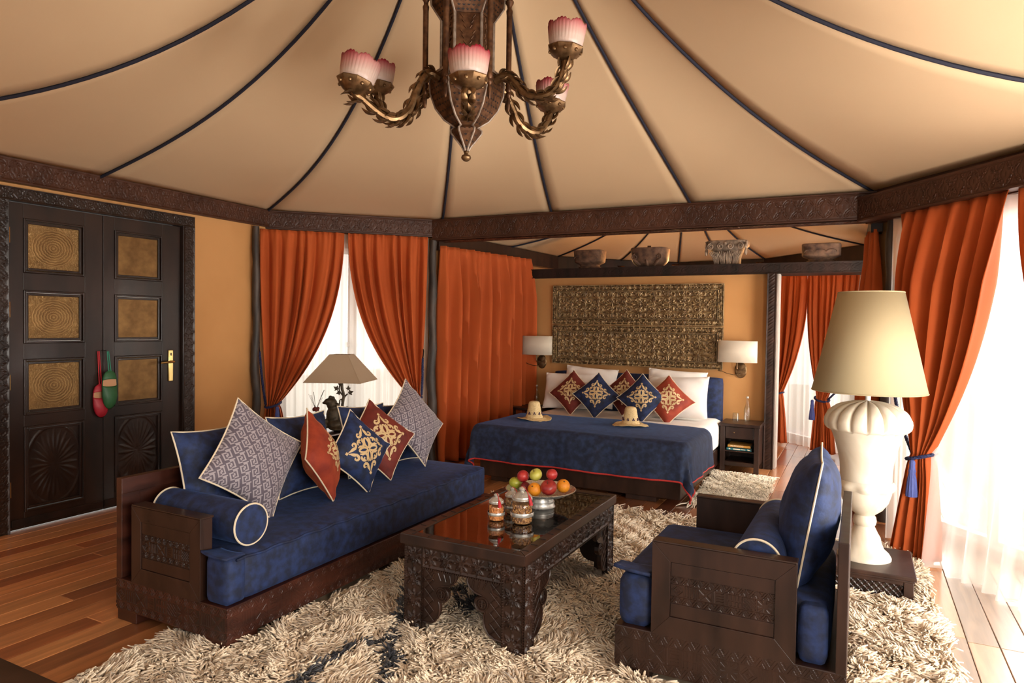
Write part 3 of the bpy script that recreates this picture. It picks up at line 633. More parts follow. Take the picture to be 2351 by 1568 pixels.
# window beside the door: outer edges at the poles, free edges meet in the middle
cA = Pw1 - d1*.045; cM1 = Pw1 + d1*.70; cM2 = Pw1 + d1*.735; cB = Pw1 + d1*1.49
curtain('curtain', 'left orange curtain of the window behind the sofa, tied back beside the ochre wall', cA, cM1, n1, 2.24, .01, 7, .045, M['orange'], tie=(.64, .12, .10, .13, .26, .03), seed=1.3, group='orange curtains behind the sofa')
curtain('curtain', 'right orange curtain of the window behind the sofa, tied back beside the dark pole', cB, cM2, n1, 2.24, .01, 7, .045, M['orange'], tie=(.70, .12, .11, .12, .26, .03), seed=2.7, group='orange curtains behind the sofa')
tieback('navy rope tieback with tassel on the curtain nearest the carved door', cA, d1, n1, .12, .10, .635, .03, (*(cA+d1*.0+n1*.03), 1.12))
tieback('navy rope tieback hooked to the dark pole between two orange curtains', cB, -d1, n1, .12, .11, .70, .03, (*(cB+d1*(-.04)+n1*.03), 1.06))
sh = P[1] - n1*.0
curtain('sheer_curtain', 'white sheer on the left half of the window behind the sofa', sh+d1*.06, sh+d1*.74, n1, 2.24, .02, 9, .016, M['sheer'], seed=.4, thick=0, group='sheers behind the sofa', cat='sheer')
curtain('sheer_curtain', 'white sheer on the right half of the window behind the sofa', sh+d1*.76, sh+d1*1.52, n1, 2.24, .02, 9, .016, M['sheer'], seed=1.9, thick=0, group='sheers behind the sofa', cat='sheer')
# plain orange drape along the alcove wall left of the bed
curtain('curtain', 'wide untied orange drape hanging left of the bed', (-3.70,5.66), (-3.47,7.17), (1,-.17), 2.17, .01, 11, .066, M['orange'], seed=3.6, gather=.02)
# far window beyond the bed
Uff = Uf[:2]; nf_ = -Nf[:2]; F0 = AR[6] + nf_*.0; F0 = np.array([-.96,8.84]); F1 = np.array([.03,7.95]); df = (F1-F0)/np.linalg.norm(F1-F0); nfr = np.array([-df[1], df[0]])
if nfr @ (np.array([-2, 7.]) - F0) < 0: nfr = -nfr
curtain('curtain', 'left orange curtain of the far window beyond the bedside table, tied back', F0, F0+df*.52, nfr, 2.03, .03, 7, .032, M['orange'], tie=(.61, .14, .09, .15, .2, .02), seed=.9, group='orange curtains of the far window')
curtain('curtain', 'right orange curtain of the far window, partly behind the big lamp', F0+df*1.28, F0+df*.54, nfr, 2.03, .03, 9, .03, M['orange'], tie=(.62, .46, .13, .44, .34, .02), seed=1.8, group='orange curtains of the far window')
tieback('blue rope tieback with bright tassel at the far window', F0, df, nfr, .14, .09, .61, .02, (*(F0+nfr*.02-df*.02), .70), hooked=False)
tieback('dark rope tieback on the curtain behind the big lamp shade', F0+df*1.28, -df, nfr, .46, .13, .62, .02, (*(F0+df*1.24+nfr*.03), .95), side=1)
curtain('sheer_curtain', 'white sheer hanging to the floor in the far window', F0+df*.02-nfr*.12, F0+df*1.26-nfr*.12, nfr, 2.03, .02, 13, .02, M['sheer'], seed=.2, thick=0, cat='sheer')
curtain('curtain', 'narrow dark orange curtain on the right wall behind the lamp shade', (.03,6.25), (.07,5.74), (-1,0), 2.15, .02, 5, .05, M['orange'], seed=2.2)
curtain('sheer_curtain', 'pale sheer on the alcove side window behind the narrow orange curtain', (.10,7.75), (.12,6.1), (-1,0), 2.15, .02, 9, .02, M['sheer'], seed=1.2, thick=0, cat='sheer')
# big window on the right: cloth leans into the room towards the floor
d3 = U3[:2]; n3 = -N3[:2]; Q = P[3] + n3*.11
curtain('curtain', 'large orange curtain swept aside by the bright right window', Q+d3*.36, Q+d3*1.23, n3, 2.212, .012, 6, .065, M['orange'], tie=(.625, .50, .11, .51, .30, .03), lean=.25, seed=4.4, gather=.010)
tl_ = .25*(2.215-.625)/(2.215-.012)
tieback('blue rope tieback with long tassel on the large curtain by the right window', Q+d3*.36, d3, n3, .50, .11, .62, .03+tl_, (*(Q+d3*.40+n3*.06), 1.12), hooked=False, depth=.07)
curtain('curtain', 'orange curtain edge at the right border of the picture', Q+d3*2.25, Q+d3*1.27, n3, 2.212, .012, 6, .06, M['orange'], tie=(.6, .15, .12, .15, .3, .03), lean=.2, seed=5.1)
Qs = P[3] + n3*.03
curtain('sheer_curtain', 'long white sheer pooling on the floor under the right window', Qs+d3*.62, Qs+d3*2.3, n3, 2.2, .006, 11, .035, M['sheer'], lean=.38, leanp=1.6, skew=.42, seed=1.1, thick=0, cat='sheer', hem=.004, per=11)
curtain('sheer_curtain', 'greyish sheer between the dark pole and the large right curtain', Qs+d3*.22, Qs+d3*.46, n3, 2.2, .01, 4, .02, M['sheer'], lean=.24, shift=.30, seed=2.1, thick=0, cat='sheer')
# ================================================================== SOFA
def soft_box(x0, x1, y0, y1, z0, z1, r=.03, bulge=.01, nx=14, ny=30, nz=8, lip=0):
    """upholstered block: rounded edges, slightly bulging faces"""
    hx_, hy, hz = (x1-x0)/2, (y1-y0)/2, (z1-z0)/2; c = V((x0+x1)/2, (y0+y1)/2, (z0+z1)/2); mb = MB()
    def face(ax, sg, na, nb):
        a = np.linspace(-1, 1, na); b = np.linspace(-1, 1, nb); A, B = np.meshgrid(a, b, indexing='ij'); Cc = np.full_like(A, sg)
        q = {0: (Cc, A, B), 1: (A, Cc, B), 2: (A, B, Cc)}[ax]; return np.stack(q, -1)
    h = V(hx_, hy, hz)
    for ax, na, nb in ((0, ny, nz), (1, nx, nz), (2, nx, ny)):
        for sg in (-1, 1):
            p = face(ax, sg, na, nb)*h; inner = np.clip(p, -(h-r), h-r); d = p-inner; l = np.linalg.norm(d, axis=-1, keepdims=True)
            q = inner + d/np.maximum(l, 1e-9)*r
            o = [0, 1, 2]; o.remove(ax); bz = bulge*np.prod([1-np.clip(np.abs(p[..., k])/h[k], 0, 1)**4 for k in o], axis=0)
            q[..., ax] += sg*bz; mb.grid(q+c)
    return mb
def weld(o, d=.0006):
    bm = bmesh.new(); bm.from_mesh(o.data); bmesh.ops.remove_doubles(bm, verts=bm.verts, dist=d); bmesh.ops.recalc_face_normals(bm, faces=bm.faces); bm.to_mesh(o.data); bm.free(); o.data.shade_smooth(); return o
SX0, SX1, SY0, SY1 = -3.06, -2.32, 1.95, 4.20
sofa = thing('sofa', 'long low carved wood sofa with navy velvet mattress, left of the coffee table', 'sofa', (-2.69, 3.05, 0))
base = part(sofa, 'base', MB().box(SX0, SX1, SY0, SY1, .05, .195), M['wood_red'], smooth=False, bevel=.004)
part(base, 'carving', relief((SX0,SY0-.001,.055), (1,0,0), (0,0,1), (0,-1,0), SX1-SX0, .138, pat_berber(.138), .0028), M['wood'], ang=60)
part(base, 'carving', relief((SX1+.001,SY0,.055), (0,1,0), (0,0,1), (1,0,0), SY1-SY0, .138, pat_berber(.138, .007), .0026), M['wood_red'], ang=60)
for x0, x1, y0, y1 in ((SX1-.14,SX1-.006,SY0+.004,SY0+.17), (SX0+.004,SX0+.14,SY0+.004,SY0+.17), (SX1-.14,SX1-.006,SY1-.17,SY1-.01), (SX0+.01,SX0+.14,SY1-.17,SY1-.01)):
    part(sofa, 'foot', MB().box(x0, x1, y0, y1, 0, .052), M['wood_red'], smooth=False, bevel=.003)
bp = part(sofa, 'back_panel', MB().box(SX0, SX0+.035, SY0, SY1, .195, .662), M['wood_red'], smooth=False, bevel=.003)
fm = MB(); xx = SX0+.035
for y0, y1, z0, z1 in ((SY0,SY1,.59,.662), (SY0,SY0+.09,.2,.59)): fm.box(xx-.005, xx+.006, y0, y1, z0, z1)
part(bp, 'panel_frame', fm, M['wood_red'], smooth=False, bevel=.002)
def panel_arm(root, x0, x1, y0, y1, z0, z1, fw, ysign, side='carving', res=.003):
    """square arm: mitred frame around a sunk panel that carries a carved band; ysign gives the carved face"""
    yf = y0 if ysign < 0 else y1
    ar = part(root, 'arm', MB().box(x0+.002, x1-.002, y0+.008, y1-.008, z0, z1-.002), M['wood'], smooth=False)
    t = .016
    for poly in ([(x0,z0),(x0+fw,z0+fw*1.1),(x0+fw,z1-fw),(x0,z1)], [(x1,z0),(x1,z1),(x1-fw,z1-fw),(x1-fw,z0+fw*1.1)], [(x0,z1),(x0+fw,z1-fw),(x1-fw,z1-fw),(x1,z1)], [(x0,z0),(x1,z0),(x1-fw,z0+fw*1.1),(x0+fw,z0+fw*1.1)]):
        part(ar, 'frame_board', MB().prism(poly, (0, yf, 0), (1,0,0), (0,0,1), (0, -ysign, 0), t), M['wood'], smooth=False, bevel=.0015)
    part(ar, 'cap', MB().box(x0, x1, min(y0, y1)+.0, max(y0, y1)-.0, z1-.006, z1+.004), M['wood'], smooth=False, bevel=.003)
    pw, ph = x1-x0-2*fw, z1-z0-2.1*fw; zb = z0+fw*1.1
    bh = ph*.50
    part(ar, 'carving', relief((x0+fw, yf-ysign*.006, zb+ph*.25), (1,0,0), (0,0,1), (0, ysign, 0), pw, bh, pat_berber(bh, .006, bh*.5), res), M['wood'], ang=60)
    for q0, q1 in ((zb+.002, zb+ph*.25-.001), (zb+ph*.25+bh+.001, zb+ph-.002)):
        part(ar, 'panel_board', MB().box(x0+fw+.002, x1-fw-.002, min(yf-ysign*.004, yf-ysign*.015), max(yf-ysign*.004, yf-ysign*.015), q0, q1), M['wood'], smooth=False, bevel=.001)
    return ar
panel_arm(sofa, -2.95, -2.485, 1.95, 2.02, .19, .548, .068, -1, res=.0026)
mat_o = part(sofa, 'mattress', soft_box(-3.01, -2.325, 2.03, 4.15, .197, .402, .025, .008, 12, 40, 8), M['navy']); weld(mat_o)
# the part of the mattress that runs past the arm, with its lifted corner flap
m2 = part(sofa, 'mattress_end', soft_box(-2.462, -2.325, 1.955, 2.06, .197, .398, .022, .004, 6, 6, 8), M['navy']); weld(m2)
fl = np.zeros((7, 9, 3))
for i in range(7):
    for j in range(9):
        a, b = i/6, j/8; fl[i, j] = (-2.475+.155*a, 1.945+.10*b - .012*math.sin(PI*a), .398+.014*(1-a)*(1-b)**1.5+.004)
part(sofa, 'mattress_flap', MB().grid(fl), M['navy'], ang=80, solid=.008)
part(mat_o, 'seam', MB().tube([(-2.322, 2.0+i*.05, .385+.004*math.sin(i*1.7)) for i in range(43)], .006, 6), M['navy'])

# ================================================================== CUSHIONS
def cushion_surface(s, T, pinch=.07, asp=1., n=21, seed=0, flat=.58):
    """returns f(a, b, side) -> point, for a, b in -1..1"""
    ph = np.array([seed*1.3, seed*2.1+1, seed*.7+2])
    def f(a, b, sd):
        a = np.asarray(a, float); b = np.asarray(b, float)
        x = s*asp/2*a*(1-pinch*(1-b**2)*a**2); y = s/2*b*(1-pinch*(1-a**2)*b**2)
        h = T/2*(np.clip(1-a**2, 0, 1)*np.clip(1-b**2, 0, 1))**flat
        wr = .009*np.sin(5*a+3*b+ph[0])*np.sin(4*b-2*a+ph[1])*np.clip(h/(T/2), 0, 1) + .007*np.sin(14*(a*b)+ph[2])*np.abs(a*b)
        return np.stack([x, y, sd*(h + wr*(h > 1e-6))], -1)
    return f
CURLS = [[(.035,.86),(.075,.70),(.16,.57),(.27,.53),(.34,.59),(.30,.68),(.22,.66)], [(.86,.035),(.70,.075),(.57,.16),(.53,.27),(.59,.34),(.68,.30),(.66,.22)],
         [(0,.03),(.09,.17),(.10,.30),(.05,.41),(0,.47)], [(.03,0),(.17,.09),(.30,.10),(.41,.05),(.47,0)],
         [(.12,.47),(.17,.36),(.14,.24),(.24,.14),(.36,.17),(.47,.12)], [(.10,.56),(.13,.66),(.05,.80)], [(.56,.10),(.66,.13),(.80,.05)], [(.22,.42),(.33,.40),(.42,.33),(.42,.22)]]
def embroidery(f, ext, rot, off=.0022):
    """scrolled gold motif laid on the front surface; rot turns the motif on the cloth"""
    mb = MB(); cr, sr = math.cos(rot), math.sin(rot)
    def put(p):
        x, y = p[:, 0]*ext, p[:, 1]*ext; a, b = x*cr-y*sr, x*sr+y*cr
        q = f(a, b, 1); q[:, 2] += off; return q
    for sx in (-1, 1):
        for sy in (-1, 1):
            for c in CURLS:
                c2 = bezier(c, 14)*V(sx, sy); T = np.gradient(c2, axis=0); T /= np.linalg.norm(T, axis=1)[:, None]+1e-9; nn = np.stack([-T[:, 1], T[:, 0]], 1)
                w = .052*np.sin(np.linspace(.45, PI-.45, len(c2)))[:, None]
                mb.grid(np.stack([put(c2+nn*w), put(c2), put(c2-nn*w)], 1))
            dm = np.array([(.31,.26),(.36,.31),(.31,.36),(.26,.31)])*V(sx, sy); mb.add(put(dm), [(0,1,2,3)])
    for k in range(4):
        a = k*PI/2; c = V(math.cos(a), math.sin(a))*.93; dm = np.array([c+V(math.cos(q), math.sin(q))*.078 for q in (0, PI/2, PI, 3*PI/2)]); mb.add(put(dm), [(0,1,2,3)])
    return mb
def cushion(name, label, c, u, v, s, T, m, diamond=True, piping=True, motif=False, group=None, asp=1., seed=0, pinch=.09, cat='cushion', motif_ext=.84, flat=.58):
    u = np.array(u, float); v = np.array(v, float); u /= np.linalg.norm(u); v = v-u*(u@v); v /= np.linalg.norm(v); n = np.cross(u, v)
    if diamond:
        q = math.sqrt(.5); u, v = q*(u-v), q*(u+v)
    fr = np.stack([u, v, n], 1); t = thing(name, label, cat, tuple(c), frame=fr, group=group)
    f = cushion_surface(s, T, pinch, asp, seed=seed, flat=flat); q = np.sin(np.linspace(-PI/2, PI/2, 23)); A, B = np.meshgrid(q, q, indexing='ij'); mb = MB()
    mb.grid(f(A, B, 1)); mb.grid(f(A, B, -1)[::-1]); b = part(t, 'cover', mb, m, world=False, ang=80); weld(b)
    if piping:
        r = np.linspace(-1, 1, 15)[:-1]; e = np.ones(14); aa = np.r_[r, e, -r, -e]; bb = np.r_[-e, r, e, -r]
        part(t, 'piping', MB().tube(f(aa*.997, bb*.997, 0)*V(1.012, 1.012, 0), .0042, 6, closed=True), M['piping'], world=False)
    if motif: part(t, 'embroidery', embroidery(f, motif_ext, R(45) if diamond else 0), M['gold'], world=False, smooth=False)
    return t
G1 = 'cushions along the sofa'
up_back = (-.25, 0, .97)
cushion('cushion', 'plain navy velvet cushion with cream piping at the door end of the sofa', (-2.88,2.38,.630), (0,1,.0), up_back, .47, .20, M['navy'], diamond=False, seed=1, group=G1)
cushion('cushion', 'navy velvet back cushion with gold motif behind the rust cushion', (-2.90,2.97,.630), (0,1,-.02), up_back, .46, .20, M['navy'], diamond=False, motif=True, motif_ext=.5, seed=2, group=G1)
cushion('cushion', 'navy back cushion mostly hidden behind the red embroidered cushion', (-2.90,3.55,.628), (0,1,-.05), up_back, .46, .20, M['navy'], diamond=False, seed=3, group=G1)
cushion('cushion', 'navy back cushion at the far end of the sofa behind the grey one', (-2.91,3.92,.62), (0,1,-.03), up_back, .42, .13, M['navy'], diamond=False, seed=4, group=G1)
cushion('cushion', 'large grey key pattern cushion on its corner nearest the door', (-2.715,2.45,.700), (.031,.993,.114), (-.27,-.103,.958), .45, .17, M['greek'], seed=5, group=G1)
cushion('cushion', 'rust orange velvet cushion turned edge on with cream piping', (-2.66,2.86,.655), (-.447,.880,-.119), (-.33,-.05,.94), .385, .18, M['rust'], motif=True, motif_ext=.6, seed=6, group=G1)
cushion('cushion', 'navy velvet cushion with bold gold scroll motif, middle of the sofa', (-2.61,3.13,.640), (.126,.990,.03), (-.30,-.032,.953), .355, .16, M['navy'], motif=True, seed=7, group=G1)
cushion('cushion', 'deep red velvet cushion with gold scroll motif beside the far grey cushion', (-2.72,3.46,.655), (.30,.95,.016), (-.42,.12,.90), .385, .16, M['redvel'], motif=True, seed=8, group=G1)
cushion('cushion', 'grey key pattern cushion on its corner at the far end of the sofa', (-2.78,3.93,.705), (.078,.979,-.16), (-.40,.17,.90), .455, .17, M['greek'], seed=9, group=G1)
def bolster(label, a, b, r, name='bolster'):
    a = np.array(a, float); b = np.array(b, float); t = thing(name, label, 'bolster', tuple((a+b)/2-V(0,0,r)))
    d = b-a; L = np.linalg.norm(d); d /= L; k = np.linspace(0, 1, 19); rad = r*np.clip(1-np.abs(2*k-1)**10*.06, 0, 1)
    mb = MB().tube(a+np.outer(k*L, d), rad, 32); part(t, 'cover', mb, M['navy'], ang=50)
    n1_ = np.cross(d, V(0,0,1)); n1_ /= np.linalg.norm(n1_); n2_ = np.cross(d, n1_)
    for p in (a+d*.002, b-d*.002): part(t, 'piping', MB().tube([p + r*.97*(math.cos(q)*n1_+math.sin(q)*n2_) for q in np.arange(40)*2*PI/40], .0045, 6, closed=True), M['piping'])
    return t
bolster('navy velvet bolster with cream piped ends lying beside the sofa arm', (-2.95,2.145,.497), (-2.385,2.135,.497), .093)

# ================================================================== COFFEE TABLE
tab = thing('coffee_table', 'carved dark wood coffee table with glass top in front of the sofa', 'table', (-1.515, 3.065, 0))
TX0, TX1, TY0, TY1 = -1.83, -1.20, 2.48, 3.65
top = MB()
fwd_ = .052
tf = [[(TX0,TY0),(TX1,TY0),(TX1-fwd_,TY0+fwd_),(TX0+fwd_,TY0+fwd_)], [(TX1,TY0),(TX1,TY1),(TX1-fwd_,TY1-fwd_),(TX1-fwd_,TY0+fwd_)], [(TX1,TY1),(TX0,TY1),(TX0+fwd_,TY1-fwd_),(TX1-fwd_,TY1-fwd_)], [(TX0,TY1),(TX0,TY0),(TX0+fwd_,TY0+fwd_),(TX0+fwd_,TY1-fwd_)]]
for p_ in tf: part(tab, 'top_rail', MB().prism(p_, (0,0,.405), (1,0,0), (0,1,0), (0,0,1), .047), M['wood'], smooth=False, bevel=.004)
ins = part(tab, 'carved_inlay', relief((TX0+fwd_,TY0+fwd_,.436), (1,0,0), (0,1,0), (0,0,1), TX1-TX0-2*fwd_, TY1-TY0-2*fwd_, pat_rosette(TX1-TX0-2*fwd_, TY1-TY0-2*fwd_, .07, .003), .006), M['wood_red'], ang=60)
M['tabglass'] = glass_mat('table_top_glass', (.62, .5, .42), .22, .015)
part(tab, 'glass_top', MB().box(TX0+fwd_+.002, TX1-fwd_-.002, TY0+fwd_+.002, TY1-fwd_-.002, .4405, .4475), M['tabglass'], smooth=False)
# notches stitched along the rail
nt_ = MB()
for k in range(7): nt_.obox((TX0+.06+k*.085, TY0+.028, .4525), (1,0,0), (0,1,0), (0,0,1), .004, .03, .003)
for k in range(13): nt_.obox((TX1-.028, TY0+.06+k*.087, .4525), (0,1,0), (1,0,0), (0,0,1), .004, .03, .003); nt_.obox((TX0+.028, TY0+.06+k*.087, .4525), (0,1,0), (1,0,0), (0,0,1), .004, .03, .003)
part(tab, 'rail_notch', nt_, M['iron'], smooth=False)['kind'] = 'stuff'
ex0, ex1, ey0, ey1 = TX0+.018, TX1-.014, TY0+.018, TY1-.018; LW = .098
BR = [(0,0),(.172,0),(.172,-.02),(.160,-.042),(.135,-.058),(.10,-.066),(.118,-.072),(.131,-.086),(.134,-.105),(.126,-.122),(.108,-.132),(.084,-.133),(.089,-.150),(.090,-.175),(.084,-.2),(.066,-.225),(.036,-.24),(0,-.242)]
def lattice(O, U, N, sgn):
    """raised rim, medallion and crossed bars on a bracket"""
    O, U, N = [np.array(q, float) for q in (O, U, N)]; W3 = lambda x, y, h=.003: O+U*x*sgn+V(0,0,1)*y+N*h
    mb = MB(); rim = [W3(x, y, .002) for x, y in BR[1:]]; mb.tube(rim, .0045, 5)
    for k in range(5):
        a = .018+k*.03
        mb.tube([W3(.008, -a*1.5-.02), W3(min(.075, .01+.05), -a*1.5+.03)], .0022, 4); mb.tube([W3(.008, -a*1.5+.03), W3(.06, -a*1.5-.02)], .0022, 4)
    for rr_ in (.028, .018): mb.tube([W3(.098+rr_*math.cos(q), -.1+rr_*math.sin(q)) for q in np.arange(18)*2*PI/18], .003, 5, closed=True)
    for q in range(4): mb.tube([W3(.098, -.1), W3(.098+.016*math.cos(q*PI/2), -.1+.016*math.sin(q*PI/2))], .003, 4)
    mb.tube([W3(.01, -.055), W3(.045, -.045), W3(.06, -.012)], .004, 5)
    for k in range(3): mb.tube([W3(.08+k*.03, -.008), W3(.095+k*.026, -.04)], .0022, 4)
    return mb
for (O, U, N, Lb) in (((ex0,ey0,0), (1,0,0), (0,-1,0), ex1-ex0), ((ex1,ey0,0), (0,1,0), (1,0,0), ey1-ey0), ((ex0,ey1,0), (1,0,0), (0,1,0), ex1-ex0), ((ex0,ey0,0), (0,1,0), (-1,0,0), ey1-ey0)):
    O, U, N = np.array(O, float), np.array(U, float), np.array(N, float); front = N[1] < 0 or N[0] > 0; res = .0035
    ap = part(tab, 'apron', MB().obox(O+U*Lb/2-N*.012+V(0,0,.355), U, (0,0,1), N, Lb-2*LW, .10, .024), M['carved'], smooth=False)
    if front:
        part(ap, 'carving', relief(O+U*LW+V(0,0,.313)+N*.0005, U, (0,0,1), N, Lb-2*LW, .09, pat_rosette(Lb-2*LW, .09, .0875), res), M['carved'], ang=60)
        bd = MB(); nb = int((Lb-2*LW)/.011)
        for k in range(nb): bd.obox(O+U*(LW+(k+.5)*(Lb-2*LW)/nb)+V(0,0,.308)+N*.004, U, (0,0,1), N, .006, .007, .007)
        part(ap, 'beading', bd, M['carved'], smooth=False)['kind'] = 'stuff'
    for sgn, s0 in ((1, 0), (-1, Lb)):
        Oc = O+U*s0; lg = part(tab, 'leg', MB().obox(Oc+U*sgn*LW/2-N*.012+V(0,0,.2025), U, (0,0,1), N, LW, .405, .0241), M['carved'], smooth=False)
        if front:
            rl = relief(Oc+(U*0 if sgn > 0 else -U*LW)+V(0,0,.012)+N*.0005, U, (0,0,1), N, LW, .39, pat_rosette(LW, .39, .0975), res); part(lg, 'carving', rl, M['carved'], ang=60)
            bd = MB()
            for e_ in (.004, LW-.004):
                for k in range(34): bd.obox(Oc+U*sgn*e_+V(0,0,.014+k*.0115)+N*.003, U, (0,0,1), N, .006, .007, .007)
            part(lg, 'beading', bd, M['carved'], smooth=False)['kind'] = 'stuff'
        bo = Oc+U*sgn*LW+V(0,0,.305)
        bk = part(tab, 'bracket', MB().prism(BR, bo-N*.022, U*sgn, (0,0,1), N, .02), M['carved'], smooth=False)
        if front: part(bk, 'carving', lattice(bo-N*.002, U, N, sgn), M['carved'], ang=60)
# ---- jars
def nuts(mb, c, r, h, n, nr, seed):
    g = random.Random(seed)
    for _ in range(n):
        a, z = g.uniform(0, 2*PI), g.uniform(nr, h-nr); q = r-nr*.9; mb.sphere((c[0]+q*math.cos(a), c[1]+q*math.sin(a), c[2]+z), nr*g.uniform(.8, 1.2), 6, 4, (1, 1, g.uniform(.6, 1.1)))
    mb.lathe([(.001, 0), (r-nr, 0), (r-nr, h-nr), (.001, h-nr*.5)], 12, c); return mb
M['nut_o'] = mat('orange_sugared_nuts', (.62, .20, .05), (.75, .30, .09), rough=.6, scale=(60, 60, 60))
M['nut_b'] = mat('mixed_brown_nuts', (.16, .055, .02), (.55, .27, .09), rough=.55, scale=(90, 90, 90), ramp=(.4, .6))
M['nut_t'] = mat('tan_chickpeas', (.40, .20, .08), (.50, .28, .12), rough=.6, scale=(60, 60, 60))
def jar(label, c, s, fill, nr, nn, seed, th):
    t = thing('glass_jar', label, 'jar', c); x, y, z = c
    body = [(.004,.0),(.045,0),(.052,.006),(.054,.02),(.054,.085),(.051,.098),(.044,.106),(.041,.110),(.041,.118)]
    part(t, 'contents', nuts(MB(), (x,y,z+.004*s), .0465*s, .092*s, nn, nr, seed), M[fill], ang=80)['kind'] = 'stuff'
    part(t, 'glass_body', MB().lathe([(a*s, b*s, .015 < b < .1) for a, b in body], 64, c, ribs=32, ramp=.012), M['clear'])
    part(t, 'silver_band', MB().lathe([(.0555*s,.038*s),(.0562*s,.039*s),(.0562*s,.055*s),(.0555*s,.056*s)], 40, c), M['silver'])
    lid = part(t, 'lid', MB().lathe([(a*s, b*s) for a, b in ((.001,.110),(.046,.110),(.049,.113),(.049,.117),(.046,.120),(.048,.123),(.047,.127),(.042,.131),(.036,.138),(.028,.144),(.016,.149),(.012,.151),(.013,.154),(.017,.158),(.0175,.163),(.014,.168),(.008,.171),(.001,.173))], 32, c), M['silver'])
    td = V(math.cos(th), math.sin(th), 0); tp = V(x,y,z)
    part(lid, 'tassel', MB().tube([tp+V(0,0,.173*s), tp+td*.02*s+V(0,0,.168*s), tp+td*.036*s+V(0,0,.15*s), tp+td*.044*s+V(0,0,.135*s)], .0018, 6).tube([tp+td*.044*s+V(0,0,.137*s), tp+td*.05*s+V(0,0,.128*s), tp+td*.056*s+V(0,0,.108*s), tp+td*.06*s+V(0,0,.094*s)], [.003,.006,.0085,.0095], 10), M['red_thread'])
    return t
ZG = .4477
jar('small ribbed glass jar of orange sweets with silver lid and red tassel', (-1.555,2.885,ZG), .76, 'nut_o', .006, 190, 1, R(-40))
jar('small glass jar of round tan nuts behind the two other jars', (-1.545,3.035,ZG), .76, 'nut_t', .0075, 120, 2, R(-10))
jar('largest ribbed glass jar of mixed nuts with silver band', (-1.425,2.905,ZG), 1.02, 'nut_b', .0062, 300, 3, R(-20))
# ---- fruit dish
bc = (-1.475, 3.225, ZG)
t = thing('fruit_dish', 'wide silver pedestal dish piled with fruit on the glass table', 'dish', bc)
part(t, 'dish', MB().lathe([(.001,.052),(.06,.052),(.11,.060),(.15,.072),(.182,.090),(.186,.094),(.182,.096),(.15,.079),(.11,.067),(.06,.058),(.001,.057)], 48, bc), M['silver'])
part(t, 'pedestal', MB().lathe([(.001,.0),(.076,0),(.078,.003),(.074,.007),(.071,.022),(.074,.025),(.074,.029),(.071,.032),(.069,.048),(.062,.054),(.001,.054)], 40, bc), M['silver'])
def fruit_mat(name, c1, c2, scale, rough=.35, bump=0):
    return mat(name, c1, c2, rough=rough, scale=scale, ramp=(.38, .66), bump=bump, bscale=(260, 260, 260) if bump else None)
M['f_green'] = fruit_mat('green_apple_skin', (.36, .38, .03), (.48, .46, .06), (30, 30, 30)); M['f_yellow'] = fruit_mat('yellow_apple_skin', (.48, .46, .06), (.60, .55, .12), (30, 30, 30))
M['f_red'] = fruit_mat('red_apple_skin', (.25, .008, .015), (.42, .05, .03), (26, 26, 60)); M['f_nect'] = fruit_mat('nectarine_skin', (.33, .006, .018), (.52, .045, .035), (22, 22, 22))
M['f_orange'] = fruit_mat('orange_peel', (.72, .23, .008), (.78, .29, .015), (20, 20, 20), .45, .35); M['f_plum'] = fruit_mat('dark_plum_skin', (.12, .006, .015), (.22, .012, .02), (20, 20, 20))
M['stem'] = mat('apple_stem', (.06, .035, .012), rough=.8)
def fruit(name, label, c, r, m, kind, tilt=(0, 0)):
    fr = np.array((Matrix.Rotation(tilt[0], 3, 'X') @ Matrix.Rotation(tilt[1], 3, 'Y'))); t = thing(name, label, 'fruit', c, frame=fr, group='fruit in the silver dish')
    pr = []
    for k in range(15):
        q = PI*k/14; z = -math.cos(q); rad = math.sin(q)
        if kind == 'apple':
            rad *= 1.03+.07*z; z2 = z*.9 - .22*math.exp(-(rad/.28)**2)*(1 if z > 0 else -.5)
        else: z2 = z*.97
        pr.append((max(1e-4, rad*r), z2*r))
    mb = MB().lathe(pr, 22, (0,0,0), ribs=5 if kind == 'apple' else 0, ramp=.012)
    if kind == 'nect':
        mb.v = [(x*(1-.10*math.exp(-(math.atan2(y, x)/.18)**2)), y, z) for x, y, z in mb.v]
    part(t, 'flesh', mb, m, world=False, ang=80)
    if kind == 'apple': part(t, 'stem', MB().tube([(0,0,r*.62), (.001,0,r*.85), (.004,.001,r*1.12)], [.0016,.0013,.0018], 6), M['stem'], world=False)
    elif kind == 'orange': part(t, 'navel', MB().lathe([(.001,r*.975),(.004,r*.972),(.005,r*.955)], 8), M['stem'], world=False)
    return t
fruit('green_apple', 'green apple with upright stem at the left edge of the dish', (-1.628,3.235,.550), .0355, M['f_green'], 'apple')
fruit('plum', 'round red plum on top at the left of the fruit pile', (-1.577,3.22,.595), .0325, M['f_nect'], 'round')
fruit('yellow_apple', 'yellow green apple on top of the fruit pile', (-1.500,3.215,.612), .0335, M['f_yellow'], 'apple', (R(35), R(-15)))
fruit('nectarine', 'bright red nectarine topmost at the right of the pile', (-1.413,3.225,.622), .030, M['f_nect'], 'nect', (0, 0))
fruit('orange', 'orange at the front of the dish beside the large jar', (-1.472,3.14,.553), .0362, M['f_orange'], 'orange', (R(50), 0))
fruit('red_apple', 'large dark red apple at the front of the dish', (-1.401,3.16,.568), .0415, M['f_red'], 'apple', (R(35), 0))
fruit('orange', 'orange at the right edge of the dish', (-1.352,3.235,.567), .0355, M['f_orange'], 'orange', (R(30), R(20)))
fruit('plum', 'dark plum half hidden behind the front orange', (-1.553,3.20,.545), .027, M['f_plum'], 'round')

